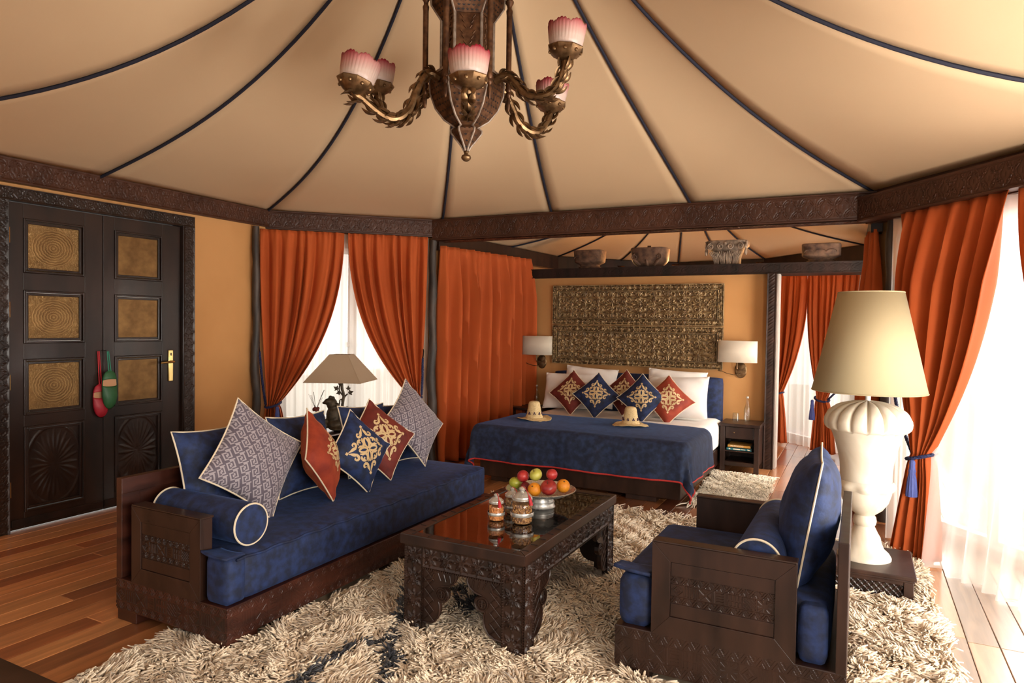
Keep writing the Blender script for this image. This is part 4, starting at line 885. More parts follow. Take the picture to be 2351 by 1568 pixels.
# ================================================================== ARMCHAIR
ch = thing('armchair', 'carved wooden armchair with navy cushions seen from its side, front right', 'armchair', (-.42, 3.0, 0))
AX0, AX1, AY0, AY1 = -.845, -.015, 2.58, 3.43
base = part(ch, 'base', MB().box(AX0, AX1, AY0, AY1, .05, .21), M['wood'], smooth=False, bevel=.004)
part(base, 'carving', relief((AX0,AY0-.001,.055), (1,0,0), (0,0,1), (0,-1,0), AX1-AX0, .153, pat_berber(.153, p=.068), .0025), M['wood'], ang=60)
part(base, 'carving', relief((AX0-.001,AY0,.055), (0,1,0), (0,0,1), (-1,0,0), AY1-AY0, .153, pat_berber(.153, p=.068), .004), M['wood'], ang=60)
for x0, x1, y0, y1 in ((AX0+.01,AX0+.14,AY0+.01,AY0+.14), (AX1-.14,AX1-.01,AY0+.01,AY0+.14), (AX0+.01,AX0+.14,AY1-.14,AY1-.01), (AX1-.14,AX1-.01,AY1-.14,AY1-.01)):
    part(ch, 'foot', MB().box(x0, x1, y0, y1, 0, .052), M['wood'], smooth=False, bevel=.003)
panel_arm(ch, -.70, -.178, AY0, AY0+.06, .205, .568, .072, -1, res=.0024)
panel_arm(ch, -.70, -.178, AY1-.06, AY1, .205, .568, .072, 1, res=.006)
part(ch, 'back_panel', MB().box(AX1-.035, AX1, AY0, AY1, .205, .665), M['wood'], smooth=False, bevel=.003)
o = part(ch, 'seat_mattress', soft_box(AX0+.01, -.075, AY0+.065, AY1-.065, .212, .425, .03, .006, 20, 20, 8), M['navy']); weld(o)
o2 = part(ch, 'seat_front', soft_box(AX0+.01, -.71, AY0+.015, AY0+.09, .212, .41, .025, .004, 6, 6, 8), M['navy']); weld(o2)
fl = np.zeros((9, 15, 3))
for i in range(9):
    for j in range(15):
        a, b = i/8, j/14; fl[i, j] = (-.858+.15*a, 2.588+.10*b-.010*math.sin(PI*a), .424+.016*(1-a)*(1-b)**1.5+.004)
part(ch, 'seat_flap', MB().grid(fl), M['navy'], ang=80, solid=.012)
o3 = part(ch, 'seat_back_end', soft_box(-.172, -.078, AY0+.02, AY0+.09, .212, .415, .02, .003, 6, 6, 8), M['navy']); weld(o3)
cushion('cushion', 'large plump navy velvet cushion with cream piping against the armchair back', (-.165,2.985,.655), (.05,-1,.0), (.16,0,.987), .50, .22, M['navy'], diamond=False, seed=12, pinch=.06, flat=.5)
bolster('navy velvet bolster with piped end lying across the armchair seat', (-.325,2.66,.520), (-.315,3.34,.520), .092)
# ================================================================== BED
bed = thing('bed', 'wide bed with navy headboard and dark wood base under the carved wall panels', 'bed', (-2.12, 6.2, 0))
BX0, BX1, BYF, BYH = -3.02, -1.22, 5.28, 7.05
part(bed, 'base', MB().box(BX0, BX1, BYF, BYH, .045, .205), M['wood'], smooth=False, bevel=.005)
for x0, x1 in ((BX0+.1,BX0+.26), (BX1-.45,BX1-.2)): part(bed, 'foot', MB().box(x0, x1, BYF+.03, BYF+.16, 0, .047), M['wood'], smooth=False, bevel=.003)
part(bed, 'foot', MB().box(BX1-.2, BX1-.04, BYH-.25, BYH-.05, 0, .047), M['wood'], smooth=False, bevel=.003)
o = part(bed, 'mattress', soft_box(BX0+.0, BX1+.005, BYF-.005, BYH, .20, .484, .06, .006, 30, 30, 10), M['linen']); weld(o)
o = part(bed, 'headboard', soft_box(-3.08, -1.235, 7.055, 7.165, .03, .885, .022, .004, 20, 8, 14), M['navy']); weld(o)
# the throw, draped over the foot end
XL, XR, YF, ZTP, rr_ = BX0-.0, BX1+.01, BYF-.012, .512, .085
ga = np.concatenate([np.linspace(XL-.36, XL, 18), np.linspace(XL+.02, XR-.02, 60), np.linspace(XR, XR+.36, 18)]); gb = np.concatenate([np.linspace(YF-.35, YF, 20), np.linspace(YF+.02, 1, 24)[:1]*0+YF+.02, np.linspace(YF+.05, 6.10, 24)])
def throw_pt(a, b):
    dx = a-XR if a > XR else (a-XL if a < XL else 0); dy = b-YF if b < YF else 0
    bb = b + (.05*math.sin((a-XL)*2.1) if b > YF+.3 else 0)*max(0, (b-YF-.3)/.6)
    e = math.hypot(dx, dy); x, y, z = min(max(a, XL), XR), max(bb, YF), ZTP
    cr = .006*math.exp(-((min(abs(x-XL), abs(x-XR))/.1)**2)) + .006*math.exp(-((y-YF)/.1)**2); z -= cr if e == 0 else .008
    z += .004*math.sin(7*x+2*y)*math.sin(5*y)
    if e > 0:
        ux, uy = dx/e, dy/e; th = min(e/rr_, PI/2); out = rr_*math.sin(th)*.75; dr = rr_*(1-math.cos(th)) if e < rr_*PI/2 else rr_ + (e-rr_*PI/2)
        s_ = a*9 if abs(dy) > abs(dx) else b*9
        out += (.018+.05*min(1, abs(dx*dy)/.05))*max(0, e-.05)/.3*(math.sin(s_*1.3)+.6*math.sin(s_*2.9+1))*.5 + .02*e/.3
        x += ux*out; y += uy*out; z -= dr
    return (x, y, max(z, .012))
TP = np.array([[throw_pt(a, b) for b in gb] for a in ga])
th_ = thing('throw', 'navy velvet throw with red hem draped over the foot of the bed', 'throw', (-2.12, 5.6, .5))
part(th_, 'cloth', MB().grid(TP), M['navy_throw'], ang=80, solid=.008)
edge = np.concatenate([TP[0, ::-1], TP[:, 0][1:], TP[-1, 1:]])
part(th_, 'hem', MB().tube(edge+V(0,0,.004), .0075, 6), M['redhem'])
# pillows and cushions
GB = 'cushions along the head of the bed'
PB = (0, .33, .944)
cushion('pillow', 'white pillow standing behind the left dark red bed cushion, rear row', (-2.62,6.96,.735), (.995,.05,-.06), PB, .44, .19, M['linen'], diamond=False, piping=False, asp=1.35, seed=21, group='white pillows', cat='pillow', pinch=.05)
cushion('pillow', 'white pillow at the left end of the bed, front row', (-2.76,6.76,.695), (.995,.06,.02), PB, .40, .2, M['linen'], diamond=False, piping=False, asp=1.5, seed=22, group='white pillows', cat='pillow', pinch=.05)
cushion('pillow', 'white pillow standing at the right, rear row under the carved panel', (-1.68,6.96,.74), (.995,.05,-.045), PB, .45, .19, M['linen'], diamond=False, piping=False, asp=1.35, seed=23, group='white pillows', cat='pillow', pinch=.05)
cushion('pillow', 'white sunlit pillow at the right end of the bed, front row', (-1.60,6.72,.70), (.99,-.03,.05), PB, .43, .2, M['linen'], diamond=False, piping=False, asp=1.42, seed=24, group='white pillows', cat='pillow', pinch=.05)
cushion('cushion', 'dark red embroidered diamond cushion at the left end of the bed', (-2.655,6.55,.703), (.979,.10,.06), (-.10,.40,.90), .352, .16, M['redvel'], motif=True, seed=31, group=GB)
cushion('cushion', 'navy embroidered diamond cushion left of the middle red one', (-2.345,6.44,.700), (.97,.22,-.03), (-.10,.40,.90), .348, .16, M['navy'], motif=True, seed=32, group=GB)
cushion('cushion', 'dark red embroidered cushion in the middle, behind the two navy ones', (-2.125,6.66,.722), (.995,.05,0), (-.03,.34,.94), .345, .14, M['redvel'], motif=True, seed=33, group=GB)
cushion('cushion', 'navy embroidered diamond cushion right of the middle red one', (-1.865,6.40,.705), (.979,.18,.02), (-.03,.30,.95), .345, .16, M['navy'], motif=True, seed=34, group=GB)
cushion('cushion', 'rust red embroidered cushion at the right end, catching the sun', (-1.640,6.50,.690), (.93,.30,-.06), (-.08,.40,.91), .365, .16, M['rust'], motif=True, seed=35, group=GB)
def hat(label, c, s, rot):
    fr = np.array(Matrix.Rotation(rot, 3, 'Z')); t = thing('straw_hat', label, 'hat', c, frame=fr, group='straw hats on the throw')
    pr = [(.001,.175),(.030,.174),(.046,.168),(.054,.15),(.058,.12),(.064,.09),(.070,.06),(.078,.035),(.088,.018)]
    z = []
    P0 = [(np.interp(k, np.arange(len(pr)), [p[0] for p in pr]), np.interp(k, np.arange(len(pr)), [p[1] for p in pr])) for k in np.linspace(0, len(pr)-1, 46)]
    P0 = [(r_*s+(.0012 if i % 3 == 0 else -.0006), q*s) for i, (r_, q) in enumerate(P0)]
    part(t, 'crown', MB().lathe(P0, 36), M['straw'], world=False, ang=80)
    G = np.zeros((48, 12, 3))
    for i in range(48):
        a = 2*PI*i/48
        for j in range(12):
            r_ = (.088+.075*j/11)*s; G[i, j] = (r_*math.cos(a), r_*math.sin(a), .018*s*(1-j/11)**2 + (.010+.012*math.sin(2*a)+.003*math.sin(9*a))*(j/11)**1.6 + .004)
    part(t, 'brim', MB().grid(G, cu=True), M['straw'], world=False, ang=80, solid=.004)
    mb = MB()
    for k in range(9):
        a = k*2*PI/9
        for j in (-1, 0, 1): mb.obox((.0715*s*math.cos(a+j*.09), .0715*s*math.sin(a+j*.09), (.060+(.012 if j == 0 else 0))*s), (-math.sin(a), math.cos(a), 0), (0,0,1), (math.cos(a), math.sin(a), 0), .007, .014, .006)
    part(t, 'raffia_motif', mb, M['purple'], world=False)
    return t
hat('pale straw hat with purple flecks at the left of the throw', (-2.70,5.73,.512), 1.0, .3)
hat('golden straw hat with dark motif near the middle of the bed', (-1.80,5.83,.514), .98, 1.2)

# ---- carved panels over the bed
GEN = []
def spiral(cx, cy, r0, turns, a0, sg=1, n=9): return [(cx+(r0*(1-.82*k/n))*math.cos(a0+sg*2*PI*turns*k/n), cy+(r0*(1-.82*k/n))*math.sin(a0+sg*2*PI*turns*k/n)) for k in range(n+1)]
ts = .158
arab = [spiral(.035,.035,.030,1.3,R(200)), spiral(.088,.030,.024,1.2,R(-20),-1), spiral(.030,.090,.026,1.2,R(160),-1), spiral(.090,.088,.028,1.3,R(20)), [(0,.06),(.02,.065),(.05,.06),(.085,.062),(.12,.06)], [(.06,0),(.065,.025),(.058,.05),(.062,.09),(.06,.12)], [(.0,.0),(.02,.012),(.05,.02)], [(.12,.12),(.10,.105),(.07,.11)], [(.0,.12),(.015,.10),(.05,.105)], [(.12,0),(.105,.015),(.08,.008)], [(.045,.045),(.06,.06),(.075,.075)], [(.045,.075),(.06,.06),(.075,.045)]]
arab = [[(x*ts/.12, y*ts/.12) for x, y in pl_] for pl_ in arab]
AT = stroke_field(arab, .0115, 70, ts, ts)
bt = .066
bord = [spiral(.016,.022,.013,1.2,R(180)), spiral(.048,.022,.013,1.2,0,-1), [(0,.008),(.033,.012),(.066,.008)], [(0,.04),(.033,.034),(.066,.04)], [(.033,0),(.033,.045)]]
BT = stroke_field(bord, .0085, 40, bt, .046)
def pat_panel(w, h):
    def fn(u, v):
        b = .085; sx = np.where(np.floor(u/ts) % 2 == 0, u % ts, ts - u % ts)
        vy = np.abs(v-h/2); H = sample(AT, ts, ts, sx, np.clip(vy*1.0, 0, ts-.001))*.9
        ro = rosette(mod(u-ts, 4*ts), v-h/2, .15); H = np.maximum(H, ro); ro2 = rosette(mod(u+ts, 4*ts), v-h/2, .10, .3); H = np.maximum(H, ro2)
        e = np.minimum(np.minimum(v, h-v), np.minimum(u, w-u)*1.25)
        along = np.where(np.minimum(v, h-v) <= np.minimum(u, w-u)*1.25, u, v)
        Hb = sample(BT, bt, .046, along % bt, np.clip(e-.012, 0, .0455)); kn = np.clip(1-np.hypot(mod(along, .30), e-.035)/.03, 0, 1); Hb = np.maximum(Hb, np.sqrt(kn)*1.2)
        H = np.where(e < .062, Hb, H); H = np.where((e >= .062) & (e < .072), 1.1, H); H = np.where((e >= .072) & (e < .08), -.3, H); H = np.where(e < .010, .9, H)
        return H*.024
    return fn
pn = thing('carved_wall_panel', 'gilded dark carved wood panel in two boards hung above the bed', 'wall panel', (-2.2, 7.19, .965))
for z0, z1 in ((.965, 1.403), (1.412, 1.853)):
    b = part(pn, 'board', MB().box(-3.152, -1.252, 7.165, 7.199, z0, z1), M['shelfcarve'], smooth=False, bevel=.003)
    part(b, 'relief', relief((-3.152,7.164,z0), (1,0,0), (0,0,1), (0,-1,0), 1.90, z1-z0, pat_panel(1.90, z1-z0), .0042), M['shelfcarve'], ang=70)
# ---- wall sconces
def sconce(label, x, zs):
    t = thing('wall_sconce', label, 'sconce', (x, 7.18, zs), group='bedside wall lamps')
    part(t, 'back_plate', MB().lathe([(.001,.0),(.058,0),(.06,.004),(.05,.012),(.001,.014)], 32, (0,0,0), sy=1.35).xf(np.array([[1,0,0,x],[0,0,-1,7.198],[0,1,0,zs],[0,0,0,1.]])), M['bronze'])
    part(t, 'arm', MB().tube([(x-.02,7.19,zs), (x-.02,7.12,zs+.0), (x-.02,7.085,zs+.02), (x-.02,7.08,zs+.10)], .008, 8), M['bronze'])
    part(t, 'reading_stalk', MB().tube(bezier([(x+.0,7.18,zs-.03), (x-.04,7.12,zs-.045), (x-.12,7.10,zs-.03), (x-.17,7.09,zs-.008)], 16), .004, 6).tube([(x-.165,7.09,zs-.011), (x-.205,7.085,zs+.002)], [.006,.010], 8), M['bronze'])
    G = MB(); w, d, z0, z1 = .19, .085, zs+.085, zs+.30
    G.lathe([(1,z0),(1,z1)], 48, (0,0,0), sx=w, sy=d).xf(np.array([[1,0,0,x-.02],[0,1,0,7.085],[0,0,1,0],[0,0,0,1.]]))
    part(t, 'shade', G, M['white_shade'], ang=60, solid=.003)
    return t
sconce('ivory drum wall lamp left of the carved panel, by the orange drape', -3.30, .972)
sconce('ivory drum wall lamp right of the carved panel, by the carved post', -1.075, .968)
# ---- nightstands
def nightstand(label, x0, x1, y0, y1, h, full=True):
    t = thing('nightstand', label, 'nightstand', ((x0+x1)/2, (y0+y1)/2, 0), group='nightstands')
    part(t, 'top', MB().box(x0-.012, x1+.012, y0-.012, y1, h-.03, h), M['wood'], smooth=False, bevel=.004)
    lw = .045
    for a, b in ((x0, x0+lw), (x1-lw, x1)):
        for c, d in ((y0, y0+lw), (y1-lw, y1)): part(t, 'leg', MB().box(a, b, c, d, 0, h-.03), M['wood'], smooth=False, bevel=.003)
    if full:
        for a, b in ((x0+.005, x0+.02), (x1-.02, x1-.005)): part(t, 'side_panel', MB().box(a, b, y0+lw, y1-lw, .07, h-.03), M['wood'], smooth=False)
        part(t, 'back', MB().box(x0+lw, x1-lw, y1-.02, y1-.008, .07, h-.03), M['wood'], smooth=False)
        part(t, 'shelf', MB().box(x0+lw-.01, x1-lw+.01, y0+.01, y1-.02, .195, .208), M['wood'], smooth=False, bevel=.002)
        part(t, 'bottom_rail', MB().box(x0+lw, x1-lw, y0+.004, y1-.02, .062, .10), M['wood'], smooth=False, bevel=.002)
        dr = part(t, 'drawer', MB().box(x0+lw+.004, x1-lw-.004, y0+.006, y1-.04, .325, .438), M['wood'], smooth=False, bevel=.003)
        part(dr, 'knob', MB().sphere(((x0+x1)/2-.05, y0-.0, .385), .008, 10, 6), M['bronze'])
    return t
nightstand('dark wood nightstand with open shelf beside the carved post', -1.195, -.835, 6.80, 7.16, .472)
nightstand('dark nightstand in the shade left of the bed', -3.50, -3.12, 6.80, 7.16, .472, full=False)
M['book_o'] = mat('ochre_book_cover', (.55, .27, .045), rough=.55); M['book_t'] = mat('teal_book_cover', (.012, .135, .16), rough=.5); M['paper'] = mat('page_edges', (.75, .68, .55), rough=.9); M['ink'] = mat('pale_print', (.78, .70, .55), rough=.7); M['ink2'] = mat('rust_print', (.30, .05, .02), rough=.7)
def book(label, x0, x1, y0, y1, z0, z1, m, text, tm, tilt=0):
    t = thing('book', label, 'book', ((x0+x1)/2, (y0+y1)/2, z0), group='books on the nightstand shelf')
    part(t, 'cover', MB().box(x0, x1, y0, y1, z0, z0+.003).box(x0, x1, y0, y1, z1-.003, z1).box(x0, x1, y0, y0+.003, z0, z1), m, smooth=False)
    part(t, 'pages', MB().box(x0+.004, x1-.004, y0+.003, y1-.004, z0+.003, z1-.003), M['paper'], smooth=False)
    if text:
        cu = bpy.data.curves.new('title', 'FONT'); cu.body = text; cu.size = (z1-z0)*.85; cu.align_x = 'CENTER'; cu.align_y = 'CENTER'; cu.extrude = .0004; cu.materials.append(tm)
        q = bpy.data.objects.new('title', cu); COL.objects.link(q); bpy.context.view_layer.update(); me = bpy.data.meshes.new_from_object(q.evaluated_get(bpy.context.evaluated_depsgraph_get())); bpy.data.objects.remove(q)
        q = bpy.data.objects.new('title', me); COL.objects.link(q); q.parent = t; q.location = (-.02, y0-.0005-(y0+y1)/2, (z1-z0)/2); q.rotation_euler = (PI/2, 0, 0)
    else:
        zc = (z0+z1)/2; mb = MB()
        for p0, p1, hh in ((.02,.036,.012), (.062,.125,.011), (.13,.175,.005), (.195,.218,.012)): mb.box(x0+p0, x0+p1, y0-.0006, y0+.001, zc-hh/2, zc+hh/2)
        part(t, 'spine_print', mb, tm, smooth=False)
    return t
book('teal book lying under the ochre one on the nightstand shelf', -1.135, -.905, 6.82, 7.05, .209, .236, M['book_t'], None, M['ink'])
book('ochre book titled MOROCCO lying on the teal book', -1.125, -.915, 6.825, 7.03, .2365, .264, M['book_o'], 'MOROCCO', M['ink'])
def bottle(label, c, m=None):
    t = thing('glass_bottle', label, 'bottle', c, group='water bottles')
    part(t, 'glass', MB().lathe([(.001,.002),(.028,.0),(.031,.006),(.031,.10),(.029,.125),(.02,.155),(.0125,.185),(.0115,.215),(.0135,.218),(.0135,.228),(.011,.23)], 28, c), M['clear'])
    part(t, 'water', MB().lathe([(.001,.006),(.0285,.006),(.0285,.10),(.0265,.122),(.018,.15),(.001,.151)], 24, c), M['water'])
    part(t, 'stopper', MB().lathe([(.001,.225),(.009,.225),(.0125,.232),(.0125,.242),(.008,.247),(.001,.248)], 16, c), M['silver'])
    return t
M['water'] = glass_mat('still_water', (.95, .97, .97), .02)
bottle('clear glass water bottle on the right nightstand', (-.985, 7.06, .472))
bottle('clear glass water bottle in the shade on the left nightstand', (-3.26, 6.98, .472))
t = thing('drinking_glass', 'upturned facetted drinking glass beside the water bottle', 'glass', (-1.085, 7.01, .472))
part(t, 'tumbler', MB().lathe([(.032,.0),(.0335,.002),(.029,.078),(.026,.082),(.001,.083),(.001,.078),(.025,.077),(.0305,.002)], 36, (-1.085,7.01,.472), ribs=9, ramp=.03), M['clear'], ang=30)

# ---- stone capitals and small lamps on the partition beam
def capital(label, x, w, h, kind, m):
    c = (x, 7.30, 2.046); t = thing('stone_capital', label, 'capital', c, group='capitals on the beam above the bed')
    def sq(hw, z, r=.0): return (hw, z)
    mb = MB(); n = 32
    prof = {'plain': [(.70,0),(.76,.03),(.76,.10),(.64,.13),(.66,.21),(.80,.27),(.96,.33),(1.0,.39),(1.0,.97),(.97,1.0)],
            'scroll': [(.62,0),(.70,.03),(.84,.14),(.96,.26),(1.0,.36),(1.0,.97),(.97,1.0)],
            'corinth': [(.66,0),(.66,.3),(.71,.5),(.82,.66),(.98,.78),(1.03,.84),(1.03,.98),(1.0,1.0)]}[kind]
    G = np.zeros((n, len(prof), 3))
    for i in range(n):
        a = 2*PI*i/n; pw = 5
        for j, (r_, z) in enumerate(prof):
            k = np.interp(z, [0, .35, .7, 1], [2.0, 2.5, pw, pw]) ; q = (abs(math.cos(a))**k + abs(math.sin(a))**k)**(-1/k)
            G[i, j] = (x + w/2*r_*q*math.cos(a), 7.30 + w/2*.8*r_*q*math.sin(a), 2.046+h*z)
    mb.grid(G, cu=True); ncol = len(prof)
    mb.f.append(tuple((i*ncol + ncol-1) for i in range(n)))
    part(t, 'body', mb, m, ang=35)
    yf = 7.30-w*.4
    if kind == 'plain':
        ring = MB()
        for k in range(22): a = 2*PI*k/22; ring.sphere((x+w*.33*math.cos(a), 7.30+w*.27*math.sin(a), 2.046+h*.2), h*.03, 6, 4)
        part(t, 'bead_ring', ring, m)
        ar = MB()
        for k in (-1, 0, 1): ar.tube([(x+w*(k*.28)+w*.13*math.cos(q), yf-.002, 2.046+h*(.52+.14*math.sin(q))) for q in np.linspace(0, PI, 9)], h*.025, 5)
        part(t, 'arch_carving', ar, m)
    else:
        vo = MB(); lv = MB()
        for k in ((-.36, -.12, .12, .36) if kind == 'corinth' else (-.34, .0, .34)):
            sg = 1 if k < 0 else -1
            sp = spiral(0, 0, w*.085, 1.6, R(90), sg, 14); zc = .74 if kind == 'corinth' else .50
            vo.tube([(x+w*k+p_[0], yf+(.012 if kind == 'scroll' else -.008), 2.046+h*zc+p_[1]) for p_ in sp], w*.022, 6)
            if kind == 'corinth':
                for j in range(-2, 3): lv.tube([(x+w*(k*.62)+w*.02*j, yf+w*.10, 2.046+h*.02), (x+w*(k*.7)+w*.03*j, yf+w*.06, 2.046+h*.3), (x+w*(k*.85)+w*.045*j, yf-.0, 2.046+h*(.55-.03*abs(j)))], [w*.02, w*.02, w*.012], 6)
            else:
                lv.tube([(x+w*k*.6, yf+w*.12, 2.046+h*.08), (x+w*k*.9, yf+w*.03, 2.046+h*.28), (x+w*k*1.1, yf-.0, 2.046+h*.36)], [w*.05, w*.045, w*.02], 7)
        if kind == 'corinth':
            for sx in (-1, 1):
                for zc in (.78, .52): vo.tube([(x+sx*w*.49, yf+.03+p_[0], 2.046+h*zc+p_[1]) for p_ in spiral(0, 0, w*.10, 1.5, R(90), -1, 14)], w*.026, 6)
            vo.sphere((x, yf-.008, 2.046+h*.86), w*.05, 8, 6)
        part(t, 'volutes', vo, m); part(t, 'acanthus_leaves', lv, m)
        if kind == 'scroll': part(t, 'peg', MB().lathe([(.02,0),(.02,.025),(.001,.027)], 10, (x+.0,7.25,2.046+h)), m)
    return t
capital('plain brown stone capital, leftmost on the beam above the bed', -2.765, .34, .205, 'plain', M['stone'])
capital('reddish stone capital with carved scrolls and a peg on top', -2.065, .39, .205, 'scroll', M['stone'])
capital('largest capital, grey leafy one with volutes above the lamp side', -1.245, .40, .245, 'corinth', M['stone_grey'])
capital('shaded plain capital, rightmost above the passage', -.36, .35, .18, 'plain', M['stone'])
M['amber'] = mat('amber_glass', (.55, .22, .05), rough=.3, trans=.4)
def uplight(label, x, power):
    c = (x, 7.47, 2.046); t = thing('uplight', label, 'lamp', c, group='small lamps on the beam')
    part(t, 'holder', MB().lathe([(.001,0),(.05,0),(.052,.006),(.04,.012),(.036,.03),(.045,.04)], 20, c), M['copper'])
    l = bpy.data.lights.new('uplight_bulb', 'POINT'); l.energy = power; l.color = (1, .55, .22); l.shadow_soft_size = .03
    q = bpy.data.objects.new('uplight_bulb', l); COL.objects.link(q); q.parent = t; q.location = (0, .0, .055)
uplight('small copper lamp glowing beside the reddish capital', -1.83, 9)
uplight('small copper lamp right of the leafy capital', -.95, 5)
uplight('small copper lamp hidden between the two left capitals', -2.45, 5)
# ================================================================== CHANDELIER
CX, CY = -1.84, 3.03
chd = thing('chandelier', 'copper lantern chandelier with leafy arms and pink tulip glasses', 'chandelier', (CX, CY, 2.24))
def hexring(r, z, a0=R(-28), n=6): return [V(CX+r*math.cos(a0+k*2*PI/n), CY+r*math.sin(a0+k*2*PI/n), z) for k in range(n)]
def hexbody(prof, a0=R(-28)):
    G = np.array([[hexring(r, z, a0)[k] for r, z in prof] for k in range(6)]); return MB().grid(G, cu=True)
def pierced(prof, name, rows):
    """hexagonal body with a fretwork of small leaf holes shown as dark raised-edge cut-outs"""
    b = part(chd, name, hexbody(prof), M['copper'], smooth=False)
    for k in range(6): part(b, 'rim', MB().tube([hexring(r, z)[k] for r, z in prof], .0058, 6), M['pewter'])
    fret = MB(); zz = [p[1] for p in prof]; rs = [p[0] for p in prof]
    if zz[0] > zz[-1]: zz, rs = zz[::-1], rs[::-1]
    for k in range(6):
        for i in range(rows):
            z = zz[0] + (zz[-1]-zz[0])*(i+.6)/(rows+.2); r_ = float(np.interp(z, zz, rs)); h = hexring(r_, z); a, c = h[k], h[(k+1) % 6]; Lf = np.linalg.norm(c-a)
            r2 = float(np.interp(z+.012, zz, rs)); h2 = hexring(r2, z+.012); upv = (h2[k]+h2[(k+1) % 6]-a-c)/2; upv /= np.linalg.norm(upv)+1e-9; U = (c-a)/Lf; Nn = np.cross(U, upv)
            m = max(1, int((Lf-.02)/.024))
            for j in range(m):
                p_ = a + U*(.012+(Lf-.024)*(j+.5+.25*(i % 2))/(m+.3)) ; s_ = .0062
                for q in (-1, 0, 1):
                    d = U*math.cos(q*.75+PI/2)+upv*math.sin(q*.75+PI/2); n2 = np.cross(Nn, d); cc = p_ + d*.006 - upv*.004
                    fret.add([cc-d*s_*1.1+Nn*.0012, cc+n2*s_*.36+Nn*.0012, cc+d*s_*1.1+Nn*.0012, cc-n2*s_*.36+Nn*.0012], [(0,1,2,3)])
    o_ = part(b, 'fretwork', fret, M['iron'], smooth=False); o_['kind'] = 'stuff'
    return b
pierced([(.012,2.296),(.024,2.318),(.052,2.352),(.078,2.385),(.080,2.398),(.062,2.412)], 'lower_bulb', 4)
pierced([(.055,2.412),(.115,2.450),(.160,2.505),(.188,2.580),(.192,2.640),(.186,2.668)], 'main_bulb', 9)
part(chd, 'collar', hexbody([(.19,2.668),(.19,2.682),(.135,2.69)]), M['pewter'], smooth=False)
b = part(chd, 'lantern_column', hexbody([(.132,2.688),(.132,2.955)]), M['copper'], smooth=False)
for k in range(6): part(b, 'rim', MB().tube([hexring(.134, z)[k] for z in (2.688, 2.955)], .008, 6), M['pewter'])
for k in range(6):
    pn_ = MB()
    a, c = hexring(.1325, 2.70)[k], hexring(.1325, 2.70)[(k+1) % 6]; U = (c-a)/np.linalg.norm(c-a); Nn = np.cross(U, V(0,0,1)); mid = (a+c)/2
    for j in range(9):
        for q in (-1, 1): pn_.tube([mid+U*q*.008*(j % 3+1)+Nn*.001+V(0,0,.02+j*.026), mid+U*q*(.008*(j % 3+1)+.012)+Nn*.004+V(0,0,.034+j*.026)], .0035, 5)
    part(b, 'embossing', pn_, M['copper'])['kind'] = 'stuff'
pierced([(.135,2.955),(.186,3.03)], 'skirt', 4)
pierced([(.186,3.03),(.19,3.07),(.165,3.20)], 'upper_lantern', 6)
part(chd, 'crown', hexbody([(.17,3.20),(.12,3.30),(.05,3.40),(.02,3.46)]), M['copper'], smooth=False)
part(chd, 'chain', MB().tube([(CX,CY,3.45),(CX,CY,4.2)], .010, 8), M['bronze'])
part(chd, 'finial', MB().lathe([(.001,2.240),(.012,2.243),(.024,2.254),(.026,2.262),(.022,2.272),(.012,2.277),(.010,2.284),(.014,2.29),(.012,2.298)], 20, (CX,CY,0)), M['bronze'])
for k in range(6):
    q = hexring(.215, 0)[k]; x, y = q[0], q[1]
    part(chd, 'rod', MB().lathe([(.001,2.505),(.006,2.51),(.010,2.53),(.011,2.56),(.007,2.575),(.014,2.585),(.015,2.595),(.010,2.605),(.016,2.615),(.015,2.63),(.014,2.64),(.0145,3.0),(.016,3.01),(.017,3.022),(.011,3.034),(.012,3.045),(.021,3.06),(.022,3.07),(.012,3.085),(.011,3.095),(.016,3.11),(.016,3.2)], 12, (x,y,0)), M['copper'])
def tulip_mat():
    m, nt, out = new_mat('pink_rimmed_frosted_glass'); L = nt.links.new
    p = N_(nt, 'ShaderNodeBsdfPrincipled'); p.inputs['Roughness'].default_value = .35
    tc = N_(nt, 'ShaderNodeTexCoord'); s = N_(nt, 'ShaderNodeSeparateXYZ'); L(tc.outputs['Generated'], s.inputs[0]); cr = N_(nt, 'ShaderNodeValToRGB')
    e = cr.color_ramp.elements; e[0].position = .42; e[0].color = (.74, .56, .48, 1); e[1].position = .95; e[1].color = (.42, .02, .045, 1); k = e.new(.70); k.color = (.66, .30, .27, 1)
    L(s.outputs[2], cr.inputs[0]); L(cr.outputs[0], p.inputs['Base Color']); t = N_(nt, 'ShaderNodeBsdfTranslucent'); L(cr.outputs[0], t.inputs[0])
    mx = N_(nt, 'ShaderNodeMixShader'); mx.inputs[0].default_value = .35; L(p.outputs[0], mx.inputs[1]); L(t.outputs[0], mx.inputs[2]); L(mx.outputs[0], out.inputs[0]); return m
M['tulip'] = tulip_mat(); M['filament'] = mat('bulb_filament', (.75, .5, .12), rough=.4)
ARMS = [(-58, .53, 2.475, 0, 'front'), (-119, .60, 2.515, -14, 'left'), (-177, .555, 2.70, 0, ''), (1, .545, 2.725, 4, 'high'), (63, .555, 2.645, 6, ''), (122, .55, 2.68, 0, '')]
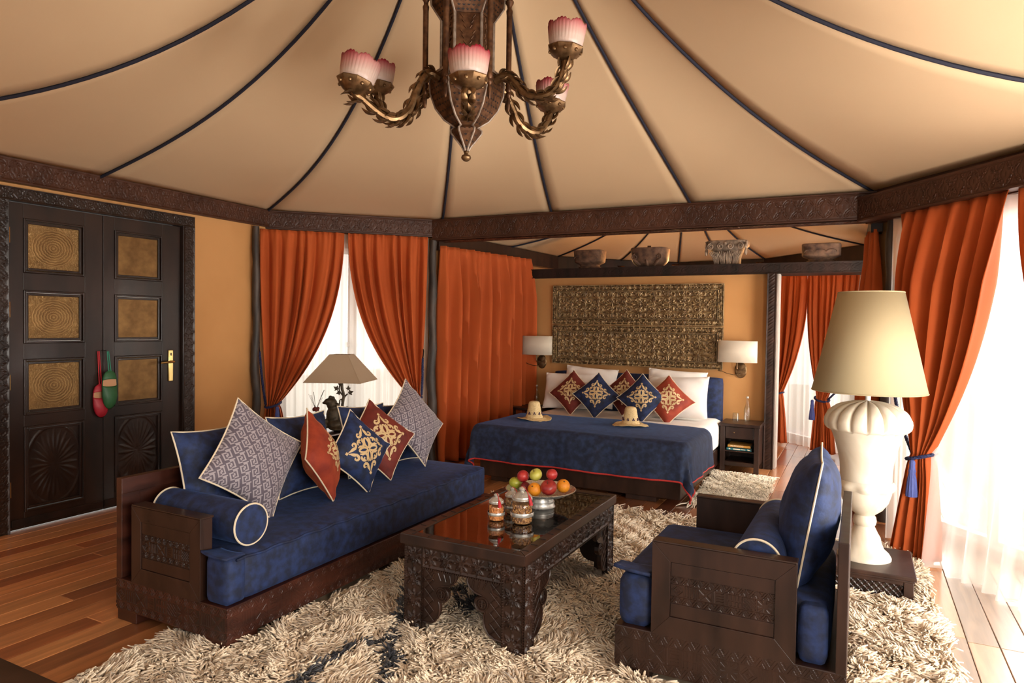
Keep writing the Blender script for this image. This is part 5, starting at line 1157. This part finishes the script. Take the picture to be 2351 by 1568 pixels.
for ai, (ad, rc, zc, tl, _) in enumerate(ARMS):
    a = R(ad); D = V(math.cos(a), math.sin(a), 0); S = V(-math.sin(a), math.cos(a), 0); O = V(CX, CY, 0); sh_ = (zc-2.60)*.62
    path = bezier([O+D*r_+V(0,0,z) for r_, z in ((.165,2.635),(.225,2.645),(.275,2.585+sh_*.3),(.33,2.485+sh_*.8),(.40,2.442+sh_),(.475,2.452+sh_),(.535*rc/.56,2.51+sh_),(rc,zc-.055),(rc,zc-.02))], 48)
    rad = np.interp(np.linspace(0, 1, len(path)), [0, .15, .5, .85, 1], [.024, .022, .019, .016, .013]); arm = part(chd, 'arm', MB().tube(path, rad, 8), M['bronze'])
    n = len(path); T = np.gradient(path, axis=0); T /= np.linalg.norm(T, axis=1)[:, None]
    for i in range(3, n-3, 4):
        t_ = T[i]; nrm = np.cross(S, t_)
        for sg, lift in ((-1, .36), (1, .36), (-1, -.36), (1, -.36)):
            d = t_*.97 + S*sg*.15 + nrm*lift*.62; d /= np.linalg.norm(d); Ls = .070 if i > 8 else .052; p0 = path[i]+S*sg*.012+nrm*lift*.035
            side = np.cross(d, nrm); side /= np.linalg.norm(side); G = []
            for k in range(6):
                q = k/5; c_ = p0+d*Ls*q+nrm*(.008*math.sin(PI*q)-.006*q*q)*(1 if lift > 0 else -1); w_ = .0155*math.sin(PI*min(.97, .12+q*.85))**.8
                G.append([c_+side*w_*math.cos(a_)+np.cross(side, d)*w_*.42*math.sin(a_) for a_ in np.arange(6)*PI/3])
            part(arm, 'leaf', MB().grid(np.array(G), cv=True), M['bronze'], ang=70)
    tx = np.array(Matrix.Rotation(R(tl), 3, Vector((S[0], S[1], 0)))); c = O+D*rc+V(0,0,zc)
    MM = np.eye(4); MM[:3, :3] = tx; MM[:3, 3] = c
    cup = part(arm, 'cup', MB().lathe([(.010,-.055),(.022,-.05),(.044,-.040),(.072,-.022),(.090,.004),(.090,.008),(.080,.008),(.06,-.012),(.01,-.03)], 8).xf(MM), M['bronze'], ang=30)
    for k in range(8): q = 2*PI*(k+.5)/8; part(arm, 'stud', MB().sphere((.074*math.cos(q), .074*math.sin(q), -.014), .009, 8, 5).xf(MM), M['bronze'])
    G = np.zeros((96, 12, 3))
    for i in range(96):
        q = 2*PI*i/96; fr_ = .016*abs(math.sin(q*3.5+.4))+.009*math.sin(q*16)**2
        for j in range(12):
            k = j/11; r_ = np.interp(k, [0,.08,.25,.55,1], [.045,.062,.078,.083,.091])*(1+(.018*math.cos(32*q) if k > .45 else 0)); G[i, j] = (r_*math.cos(q), r_*math.sin(q), .0-.012+(.112+fr_)*k)
    part(arm, 'glass_shade', MB().grid(G, cu=True).xf(MM), M['tulip'], ang=70, solid=.003)
    bl = part(arm, 'bulb', MB().sphere((0,0,.098), .027, 16, 10).tube([(0,0,.02),(0,0,.085)], .013, 10).xf(MM), M['clear'])
    fi = MB()
    for q in range(4): fi.tube([(.007*math.cos(q*PI/2), .007*math.sin(q*PI/2), .09), (.005*math.cos(q*PI/2), .005*math.sin(q*PI/2), .12)], .0016, 5)
    part(bl, 'filament', fi.xf(MM), M['filament'])

# ================================================================== BIG ALABASTER LAMP ON ITS PLINTH
LX, LY = .045, 4.20
zf = lambda z: 1.4+(z-1.4)*1.02
pl = thing('lamp_plinth', 'low square dark wood plinth with lattice sides under the big lamp', 'plinth', (.035, 4.19, 0))
px0, px1, py0, py1, ph = -.20, .272, 3.965, 4.42, .148
part(pl, 'top', MB().box(px0-.012, px1+.012, py0-.012, py1+.012, ph-.022, ph), M['wood'], smooth=False, bevel=.004)
part(pl, 'top_moulding', MB().box(px0-.005, px1+.005, py0-.005, py1+.005, ph-.034, ph-.022), M['wood'], smooth=False, bevel=.004)
for x0 in (px0, px1-.045):
    for y0 in (py0, py1-.045): part(pl, 'corner_post', MB().box(x0, x0+.045, y0, y0+.045, 0, ph-.034), M['wood'], smooth=False, bevel=.003)
rl = MB()
for z0, z1 in ((.0, .03), (ph-.052, ph-.034)):
    rl.box(px0+.045, px1-.045, py0+.004, py0+.03, z0, z1); rl.box(px1-.03, px1-.004, py0+.045, py1-.045, z0, z1); rl.box(px0+.004, px0+.03, py0+.045, py1-.045, z0, z1); rl.box(px0+.045, px1-.045, py1-.03, py1-.004, z0, z1)
part(pl, 'rail', rl, M['wood'], smooth=False, bevel=.002)
lt = MB(); bd = MB(); zc0, zc1 = .03, ph-.052; hh = zc1-zc0
for (O, U, Lb) in ((V(px0+.045,py0+.017,zc0), V(1,0,0), px1-px0-.09), (V(px1-.017,py0+.045,zc0), V(0,1,0), py1-py0-.09)):
    st_ = hh/2; n = int(Lb/st_)
    for k in range(-2, n+1):
        for sg in (1, -1):
            s0 = k*st_; a0, b0 = (s0, 0.), (s0+hh, hh)
            p0, p1 = max(0, a0[0]), min(Lb, b0[0])
            if p1-p0 < .01: continue
            za, zb = (p0-s0, p1-s0); za, zb = (za, zb) if sg > 0 else (hh-za, hh-zb)
            lt.tube([O+U*p0+V(0,0,za), O+U*p1+V(0,0,zb)], .0048, 5)
    for k in range(n+1):
        for z in (0.25, .75): q = O+U*min(Lb-.006, (k+.5)*st_)+V(0,0,hh*z); bd.sphere(q, .009, 7, 5)
part(pl, 'lattice', lt, M['wood'])['kind'] = 'stuff'; part(pl, 'lattice_bead', bd, M['carved'])['kind'] = 'stuff'
lamp = thing('table_lamp', 'large alabaster urn lamp with tall cream shade by the right window', 'lamp', (LX, LY, ph))
prof = [(.001,.152),(.118,.152),(.132,.165),(.133,.18),(.122,.2),(.098,.222),(.086,.25),(.078,.285),(.066,.305),(.052,.335),(.048,.345),(.054,.352),(.058,.37),(.054,.392),(.046,.402),(.052,.408),(.085,.435),(.112,.475),(.125,.52),(.130,.548)]
part(lamp, 'foot_and_bowl', MB().lathe([(r*1.02, zf(z)) for r, z in prof], 48, (LX,LY,0)), M['alabaster'], ang=50)
G = np.zeros((64, 8, 3))
for i in range(64):
    q = 2*PI*i/64
    for j in range(8):
        k = j/7; r_ = .130+.012*math.sin(PI*k)*(1+.5*math.cos(8*q)); G[i, j] = (LX+r_*1.02*math.cos(q), LY+r_*1.02*math.sin(q), zf(.545+.045*k-.012*abs(math.cos(4*q))*(1-k)))
part(lamp, 'scalloped_ring', MB().grid(G, cu=True), M['alabaster'], ang=60)
part(lamp, 'vase_body', MB().lathe([(r*1.02, zf(z)) for r, z in ((.128,.575),(.126,.62),(.130,.68),(.142,.74),(.158,.80),(.174,.845),(.19,.866))], 48, (LX,LY,0)), M['alabaster'], ang=60)
G = np.zeros((128, 16, 3))
for i in range(128):
    q = 2*PI*i/128
    for j in range(16):
        k = j/15; r_ = np.interp(k, [0,.06,.15,.3,.5,.7,.85,1], [.178,.198,.213,.217,.196,.145,.085,.012]); z = np.interp(k, [0,.06,.15,.3,.5,.7,.85,1], [.862,.862,.878,.913,.958,.995,1.012,1.02])
        g = abs(math.sin(8*q)); rib = 1-.085*(1-g**.35)*min(1, (1-k)*3); G[i, j] = (LX+r_*1.02*rib*math.cos(q), LY+r_*1.02*rib*math.sin(q), zf(z)-.010*(1-g**.35))
part(lamp, 'fluted_dome', MB().grid(G, cu=True), M['alabaster'], ang=80)
part(lamp, 'stem', MB().lathe([(.014,zf(1.015)),(.014,zf(1.09))], 16, (LX,LY,0)), M['plastic_white'])
sd = part(lamp, 'lamp_shade', MB().lathe([(.284,zf(1.068)),(.162,zf(1.600))], 64, (LX,LY,0)), M['cream'], ang=60, solid=.003)
for r_, z in ((.2845, 1.069), (.1625, 1.599)): part(sd, 'edge_trim', MB().tube([(LX+r_*math.cos(q), LY+r_*math.sin(q), zf(z)) for q in np.arange(64)*2*PI/64], .0035, 6, closed=True), M['cream'])

# ================================================================== LAMP AND DIFFUSER BEHIND THE SOFA
st = thing('side_table', 'small dark table mostly hidden behind the sofa under the window', 'table', (-4.2, 4.66, 0))
part(st, 'top', MB().lathe([(.001,.40),(.30,.40),(.305,.41),(.30,.42),(.001,.42)], 32, (-4.2,4.66,0)), M['wood'], ang=30)
for k in range(3): a = k*2*PI/3; part(st, 'leg', MB().tube([(-4.2+.22*math.cos(a), 4.66+.22*math.sin(a), .40), (-4.2+.26*math.cos(a), 4.66+.26*math.sin(a), 0)], .018, 8), M['wood'])
KX, KY = -4.145, 4.72
kl = thing('table_lamp', 'sculpted dark metal lamp with taupe pyramid shade behind the sofa', 'lamp', (KX, KY, .42))
b1_, b0_, z0, z1 = .10, .298, .872, 1.108; ang_ = R(45+22)
ring = lambda h, z: [V(KX+h*1.2*math.cos(ang_+k*PI/2), KY+h*1.2*math.sin(ang_+k*PI/2), z) for k in range(4)]
G = np.array([[ring(b0_, z0)[k]*(1-t)+ring(b1_, z1)[k]*t for t in np.linspace(0, 1, 6)] for k in range(4)])
ks = part(kl, 'lamp_shade', MB().grid(G, cu=True), M['taupe'], smooth=False, solid=.004)
for b_, z_ in ((b0_, z0), (b1_, z1)): part(ks, 'edge_trim', MB().tube(ring(b_, z_), .004, 5, closed=True), M['taupe'])
for k in range(4): part(ks, 'corner_seam', MB().tube([ring(b0_, z0)[k], ring(b1_, z1)[k]], .0035, 5), M['taupe'])
sr_ = V(math.cos(yaw), math.sin(yaw), 0)  # along the picture, for a figure seen from the front
def kp(x, z, y=0): return V(KX, KY, 0)+sr_*x+V(math.sin(yaw), -math.cos(yaw), 0)*y+V(0,0,z)
stem = MB().tube(bezier([kp(.0,.42), kp(.005,.55), kp(.01,.66), kp(.02,.74), kp(.005,.80), kp(0,.87)], 24), .013, 8).tube(bezier([kp(.0,.43,.02), kp(-.02,.58,.02), kp(-.012,.70,.01)], 14), .006, 6).tube(bezier([kp(.015,.70), kp(.035,.735), kp(.055,.755)], 10), .007, 6).tube(bezier([kp(.01,.74), kp(-.02,.785), kp(-.015,.84)], 10), .007, 6)
part(kl, 'branch_stem', stem, M['darkmetal'])
lf = MB()
def leaf(c, s, a, tz):
    """lobed cast leaf with real thickness"""
    pts = []
    for k in range(22): q = 2*PI*k/22; r_ = s*(1+.32*math.cos(5*q)+.12*math.cos(11*q))*(.8+.3*math.cos(q)); pts.append((r_*math.cos(q+a), r_*math.sin(q+a)))
    lf.prism(pts, c, sr_, (0,0,1), V(math.sin(yaw), -math.cos(yaw), 0), .009)
for c, s_, a in ((kp(.075,.765), .024, .4), (kp(.062,.80), .020, 1.6), (kp(-.04,.80), .024, 2.6), (kp(-.02,.765), .020, 3.5), (kp(-.012,.835), .018, 1.4), (kp(.012,.70), .018, 2.9)): leaf(c, s_, a, 0)
part(kl, 'cast_leaves', lf, M['darkmetal'])
part(kl, 'flower_cap', MB().lathe([(.014,.862),(.05,.858),(.058,.866),(.05,.876),(.014,.88)], 24, (KX,KY,0), ribs=12, ramp=.08), M['darkmetal'])
fg = MB()
for x, z, y, r_, s3 in ((-.075,.56,.0,.062,(1,1,1.35)), (-.085,.66,.0,.05,(1,1,1.1)), (-.115,.685,.02,.034,(1.1,1,.85)), (-.145,.672,.02,.02,(1.3,1,.7)), (-.06,.48,.0,.07,(1.2,1,.8)), (-.04,.66,.02,.022,(1.6,.8,.7)), (-.10,.72,.0,.018,(1,1,1)), (-.075,.715,.0,.016,(1,1,1)), (-.135,.50,.02,.028,(1,1,1)), (-.15,.465,.02,.032,(1.2,1,1)), (.05,.60,.0,.03,(1,1,1.5)), (.06,.53,.0,.035,(1,1,1.4)), (0,.445,0,.11,(1,1,.25))): fg.sphere(kp(x, z, y), r_, 14, 9, s3)
g = part(kl, 'cast_figure', fg, M['darkmetal']); rm = g.modifiers.new('remesh', 'REMESH'); rm.mode = 'VOXEL'; rm.voxel_size = .007; rm.use_smooth_shade = True
DX, DY = -4.335, 4.60
df_ = thing('reed_diffuser', 'small glass reed diffuser with red knot behind the rust cushion', 'diffuser', (DX, DY, .42))
part(df_, 'bottle', MB().lathe([(.001,.42),(.03,.42),(.032,.43),(.032,.50),(.018,.53),(.015,.56),(.017,.565)], 20, (DX,DY,0)), M['clear'])
kn = MB()
for k in range(9): a = k*2*PI/9; kn.sphere((DX+.018*math.cos(a), DY+.018*math.sin(a), .615+.008*math.sin(3*a)), .015, 8, 5)
part(df_, 'knot', kn, M['redvel'])
for k, (a, L_) in enumerate(((-2.4,.12), (-1.9,.15), (-2.9,.13), (.3,.17), (.5,.15), (2.2,.12), (-.6,.10))):
    e = V(DX,DY,0)+sr_*(math.cos(a)*.07*(1 if k != 3 else 1.1))+V(0,0,.62+L_); part(df_, 'reed', MB().tube([V(DX,DY,.45)-sr_*math.cos(a)*.012, V(DX,DY,.61), e], [.0016,.0016,.0026 if k in (3, 1) else .0012], 5), M['darkmetal'])

# ================================================================== SLIPPERS ON THE DOOR
def slipper(label, y, zt, zb, m, strap, x0, tilt):
    L = zt-zb; t = thing('leather_slipper', label, 'slipper', (x0, y, zb), group='slippers hung on the door')
    def wid(k): return .058*math.sin(PI*min(1, k*.52+.06))**.8 if k > .1 else .058*(k/.1)**.5*math.sin(PI*.112)**.8
    def outline(k): return np.interp(k, [0,.06,.15,.35,.6,.8,.93,1], [.006,.028,.042,.055,.054,.050,.036,.006])
    K = np.linspace(0, 1, 22); sl = MB(); poly = [(outline(k)+tilt*(1-k)*.06, zb+L*k) for k in K]+[(-outline(k)+tilt*(1-k)*.06, zb+L*k) for k in K[::-1]]
    part(t, 'sole', MB().prism([(p_[0]+y, p_[1]) for p_ in poly], (x0,0,0), (0,1,0), (0,0,1), (1,0,0), .008), m, smooth=False, bevel=.002)
    def hood(k0, k1, th):
        G = []
        for k in np.linspace(k0, k1, 14):
            w = outline(k); row = []
            for a in np.linspace(0, PI, 11): row.append((x0+.007+th*math.sin(a)*(.4+.6*math.sin(PI*min(1, max(.05, (k-k0)/(k1-k0)*.6+.35))))*w/.055, y+w*math.cos(a)*1.0+tilt*(1-k)*.06, zb+L*k+.010*math.sin(a)*(-1 if k1 < .7 else 1)*((k-k0)/(k1-k0) if k1 < .7 else (k1-k)/(k1-k0))))
            G.append(row)
        return MB().grid(np.array(G))
    part(t, 'vamp', hood(.0, .62, .035), m, ang=70, solid=.003); part(t, 'heel_fold', hood(.74, 1., .022), m, ang=70, solid=.003)
    part(t, 'insole', MB().prism([(y+w_*s_+tilt*.3*.06, zb+L*k) for k, s_, w_ in [(q, 1, outline(q)*.93) for q in np.linspace(.5, .85, 6)]+[(q, -1, outline(q)*.93) for q in np.linspace(.85, .5, 6)]], (x0+.008,0,0), (0,1,0), (0,0,1), (1,0,0), .001), M['tanleather'], smooth=False)
    for s_ in (-1, 1): part(t, 'strap', MB().tube([(x0+.01, y+s_*.008, zt-.01), (x0+.006, y-.012+s_*.005, 1.165)], .0035, 6), strap)
    return t
M['thread_g'] = mat('green_cord', (.02, .22, .13), rough=.7)
slipper('crimson leather slipper hung lower on the door, behind the green one', 2.985, .93, .685, M['leather_r'], M['red_thread'], XD+.008, .12)
slipper('green leather slipper hanging by its strap on the door', 3.030, 1.028, .745, M['leather_g'], M['thread_g'], XD+.046, 0)
nl = MB().tube([(XD,3.005,1.168),(XD+.06,3.005,1.172)], .003, 6); tag(mesh_obj('door_nail', nl, M['iron']), 'small nail in the door from which the slippers hang', 'nail')

# ================================================================== DARK TABLE CORNER AT THE LOWER LEFT
bn = thing('low_table', 'dark wood table corner cut off at the lower left of the picture', 'table', (-2.3, .75, 0))
part(bn, 'top', MB().box(-2.95, -1.72, .45, 1.065, .37, .405), M['wood'], smooth=False, bevel=.004)
for x0 in (-2.92, -1.82):
    for y0 in (.48, .96): part(bn, 'leg', MB().box(x0, x0+.07, y0, y0+.07, 0, .37), M['wood'], smooth=False, bevel=.003)
part(bn, 'apron', MB().box(-2.9, -1.78, .99, 1.02, .28, .37), M['wood'], smooth=False)
# ================================================================== RUGS
def strands(pts, az, lean, length, rad, col, tipcol, sides=3):
    """curved tapering wool strands as one mesh: returns vertices, faces, colours"""
    n = len(pts); d = np.stack([np.cos(az), np.sin(az), np.zeros(n)], 1); s = np.stack([-np.sin(az), np.cos(az), np.zeros(n)], 1); zz = V(0,0,1)
    Vv = []; Cc = []
    for k, (q, rr2) in enumerate(((0, 1.), (.5, 1.05), (.95, .55))):
        th = lean*(.45+.85*q)[:, None] if np.ndim(q) else (lean*(.45+.85*q))[:, None]
        c = pts + (d*np.sin(th) + zz*np.cos(th))*(length*q)[:, None]
        up2 = -d*np.cos(th) + zz*np.sin(th)
        for j in range(sides):
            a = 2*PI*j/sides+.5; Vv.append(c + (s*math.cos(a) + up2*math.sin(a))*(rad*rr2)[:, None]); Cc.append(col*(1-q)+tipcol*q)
    Vv = np.stack(Vv, 1); Cc = np.stack(Cc, 1); m = 3*sides; base = (np.arange(n)*m)[:, None]; F = []
    for k in range(2):
        for j in range(sides): F.append(np.stack([base[:, 0]+k*sides+j, base[:, 0]+k*sides+(j+1) % sides, base[:, 0]+(k+1)*sides+(j+1) % sides, base[:, 0]+(k+1)*sides+j], 1))
    Q = np.concatenate(F); T = np.stack([base[:, 0]+2*sides+j for j in range(sides)], 1)
    return Vv.reshape(-1, 3), Q, T, Cc.reshape(-1, 3)
def fast_mesh(name, v, quads, tris, col, m, parent):
    me = bpy.data.meshes.new(name); nq, nt = len(quads), len(tris); me.vertices.add(len(v)); me.vertices.foreach_set('co', v.astype(np.float32).ravel())
    me.loops.add(nq*4+nt*3); me.loops.foreach_set('vertex_index', np.concatenate([quads.ravel(), tris.ravel()]).astype(np.int32))
    me.polygons.add(nq+nt); st_ = np.concatenate([np.arange(nq)*4, nq*4+np.arange(nt)*3]).astype(np.int32); me.polygons.foreach_set('loop_start', st_)
    me.update(calc_edges=True); me.validate(); me.shade_smooth(); me.materials.append(m)
    a = me.color_attributes.new('tone', 'FLOAT_COLOR', 'POINT'); a.data.foreach_set('color', np.concatenate([col, np.ones((len(col), 1))], 1).astype(np.float32).ravel())
    o = bpy.data.objects.new(name, me); COL.objects.link(o); o.parent = parent; return o
def shag(root, corners, density, length, rad, holes, cols, lines=(), seed=1, z=.008, skip=None):
    g = np.random.default_rng(seed); A, B, Cc, D = [np.array(q, float) for q in corners]; area_ = np.linalg.norm(B-A)*np.linalg.norm(D-A); n = int(area_*density)
    u, v = g.random(n), g.random(n); p = (A*(1-u)[:, None]+B*u[:, None])*(1-v)[:, None] + (D*(1-u)[:, None]+Cc*u[:, None])*v[:, None]
    keep = np.ones(n, bool)
    for x0, x1, y0, y1 in holes: keep &= ~((p[:, 0] > x0) & (p[:, 0] < x1) & (p[:, 1] > y0) & (p[:, 1] < y1))
    p = p[keep]; n = len(p)
    fx = lambda a, b, c: np.sin(a*p[:, 0]+1.7)*np.cos(b*p[:, 1]+c)
    az = 1.9*fx(5.1, 4.3, .3)+1.6*fx(11, 9, 1.1)+1.3*fx(23, 27, 2.)+g.normal(0, .45, n)-1.2
    lean = np.clip(.95+.35*fx(17, 13, .7)+.25*fx(41, 37, 1.9)+g.normal(0, .18, n), .15, 1.35)
    ln = length*(.85+.2*fx(31, 29, .2)+.25*g.random(n)); rd = rad*(.8+.4*g.random(n))
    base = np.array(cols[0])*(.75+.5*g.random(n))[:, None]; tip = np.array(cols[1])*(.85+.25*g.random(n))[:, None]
    if len(lines):
        dmin = np.full(n, 9.)
        for ax, ay, bx, by in lines:
            dx, dy = bx-ax, by-ay; t = np.clip(((p[:, 0]-ax)*dx+(p[:, 1]-ay)*dy)/(dx*dx+dy*dy), 0, 1); dmin = np.minimum(dmin, np.hypot(p[:, 0]-ax-t*dx, p[:, 1]-ay-t*dy))
        k = dmin+g.normal(0, .008, n) < .024; base[k] = np.array((.012, .011, .014)); tip[k] = np.array((.022, .020, .026))
    pts = np.concatenate([p, np.full((n, 1), z)], 1); v, q, t, c = strands(pts, az, lean, ln, rd, base, tip)
    return v, q, t, c
def fringe(a, b, out, n, L, col, seed):
    g = np.random.default_rng(seed); mb = MB(); a = np.array(a, float); b = np.array(b, float); o = np.array(out, float)
    for k in range(n):
        p = a+(b-a)*(k+g.random()*.6)/n; e = p+o*L*(.7+.5*g.random())+(b-a)/np.linalg.norm(b-a)*g.normal(0, L*.25)
        mb.tube([(p[0], p[1], .012), ((p[0]+e[0])/2+g.normal(0, .004), (p[1]+e[1])/2, .014), (e[0], e[1], .005)], [.006, .005, .003], 5)
    return mb
rug = thing('rug', 'large cream shaggy wool rug with black lattice lines under the furniture', 'rug', (-1.1, 3.2, 0))
RA, RB_, RC, RD = (-2.66, 1.52), (.43, 1.62), (.34, 4.86), (-2.62, 4.92)
part(rug, 'backing', MB().prism([RA, RB_, RC, RD], (0,0,.001), (1,0,0), (0,1,0), (0,0,1), .009), M['base_rug'], smooth=False)
LN = [(-1.90,1.95,-1.90,2.20), (-1.90,2.20,-1.80,2.42), (-1.80,2.42,-1.95,2.72), (-1.56,2.03,-1.80,2.42), (-1.95,2.72,-2.12,3.0), (-1.80,2.99,-1.62,2.74), (-1.62,2.74,-1.70,3.15), (-1.80,2.99,-1.95,2.72), (-1.90,1.95,-1.78,1.75), (-1.56,2.03,-1.45,1.85)]
holes = [(-3.1,-2.33,1.97,4.2), (-.84,-.02,2.6,3.42), (-.19,.262,3.98,4.41), (-2.0,-1.0,4.4,4.9)][:3]
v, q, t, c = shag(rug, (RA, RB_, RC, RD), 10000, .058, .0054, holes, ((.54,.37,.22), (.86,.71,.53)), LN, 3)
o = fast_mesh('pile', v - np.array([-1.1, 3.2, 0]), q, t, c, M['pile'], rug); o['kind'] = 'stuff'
fr1 = fringe(RA, RB_, (-.03, -1), 230, .15, None, 1); fr2 = fringe(RD, RC, (0, 1), 210, .19, None, 2)
M['fringe'] = mat('cream_wool_fringe', (.74, .62, .48), rough=.95)
o = part(rug, 'fringe', fr1, M['fringe']); o['kind'] = 'stuff'; o = part(rug, 'fringe', fr2, M['fringe']); o['kind'] = 'stuff'
rg2 = thing('bedside_rug', 'small cream shaggy rug on the floor beside the bed', 'rug', (-.95, 6.0, 0))
r2 = ((-1.19,5.36), (-.62,5.40), (-.68,6.66), (-1.24,6.70))
part(rg2, 'backing', MB().prism(list(r2), (0,0,.001), (1,0,0), (0,1,0), (0,0,1), .008), M['base_rug'], smooth=False)
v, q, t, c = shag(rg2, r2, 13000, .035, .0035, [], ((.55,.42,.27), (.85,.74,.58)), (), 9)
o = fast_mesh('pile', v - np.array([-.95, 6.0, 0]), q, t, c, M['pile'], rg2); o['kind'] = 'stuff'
o = part(rg2, 'fringe', fringe(r2[3], r2[2], (0, 1), 46, .10, None, 5), M['fringe']); o['kind'] = 'stuff'
o = part(rg2, 'fringe', fringe(r2[0], r2[1], (0, -1), 46, .10, None, 6), M['fringe']); o['kind'] = 'stuff'
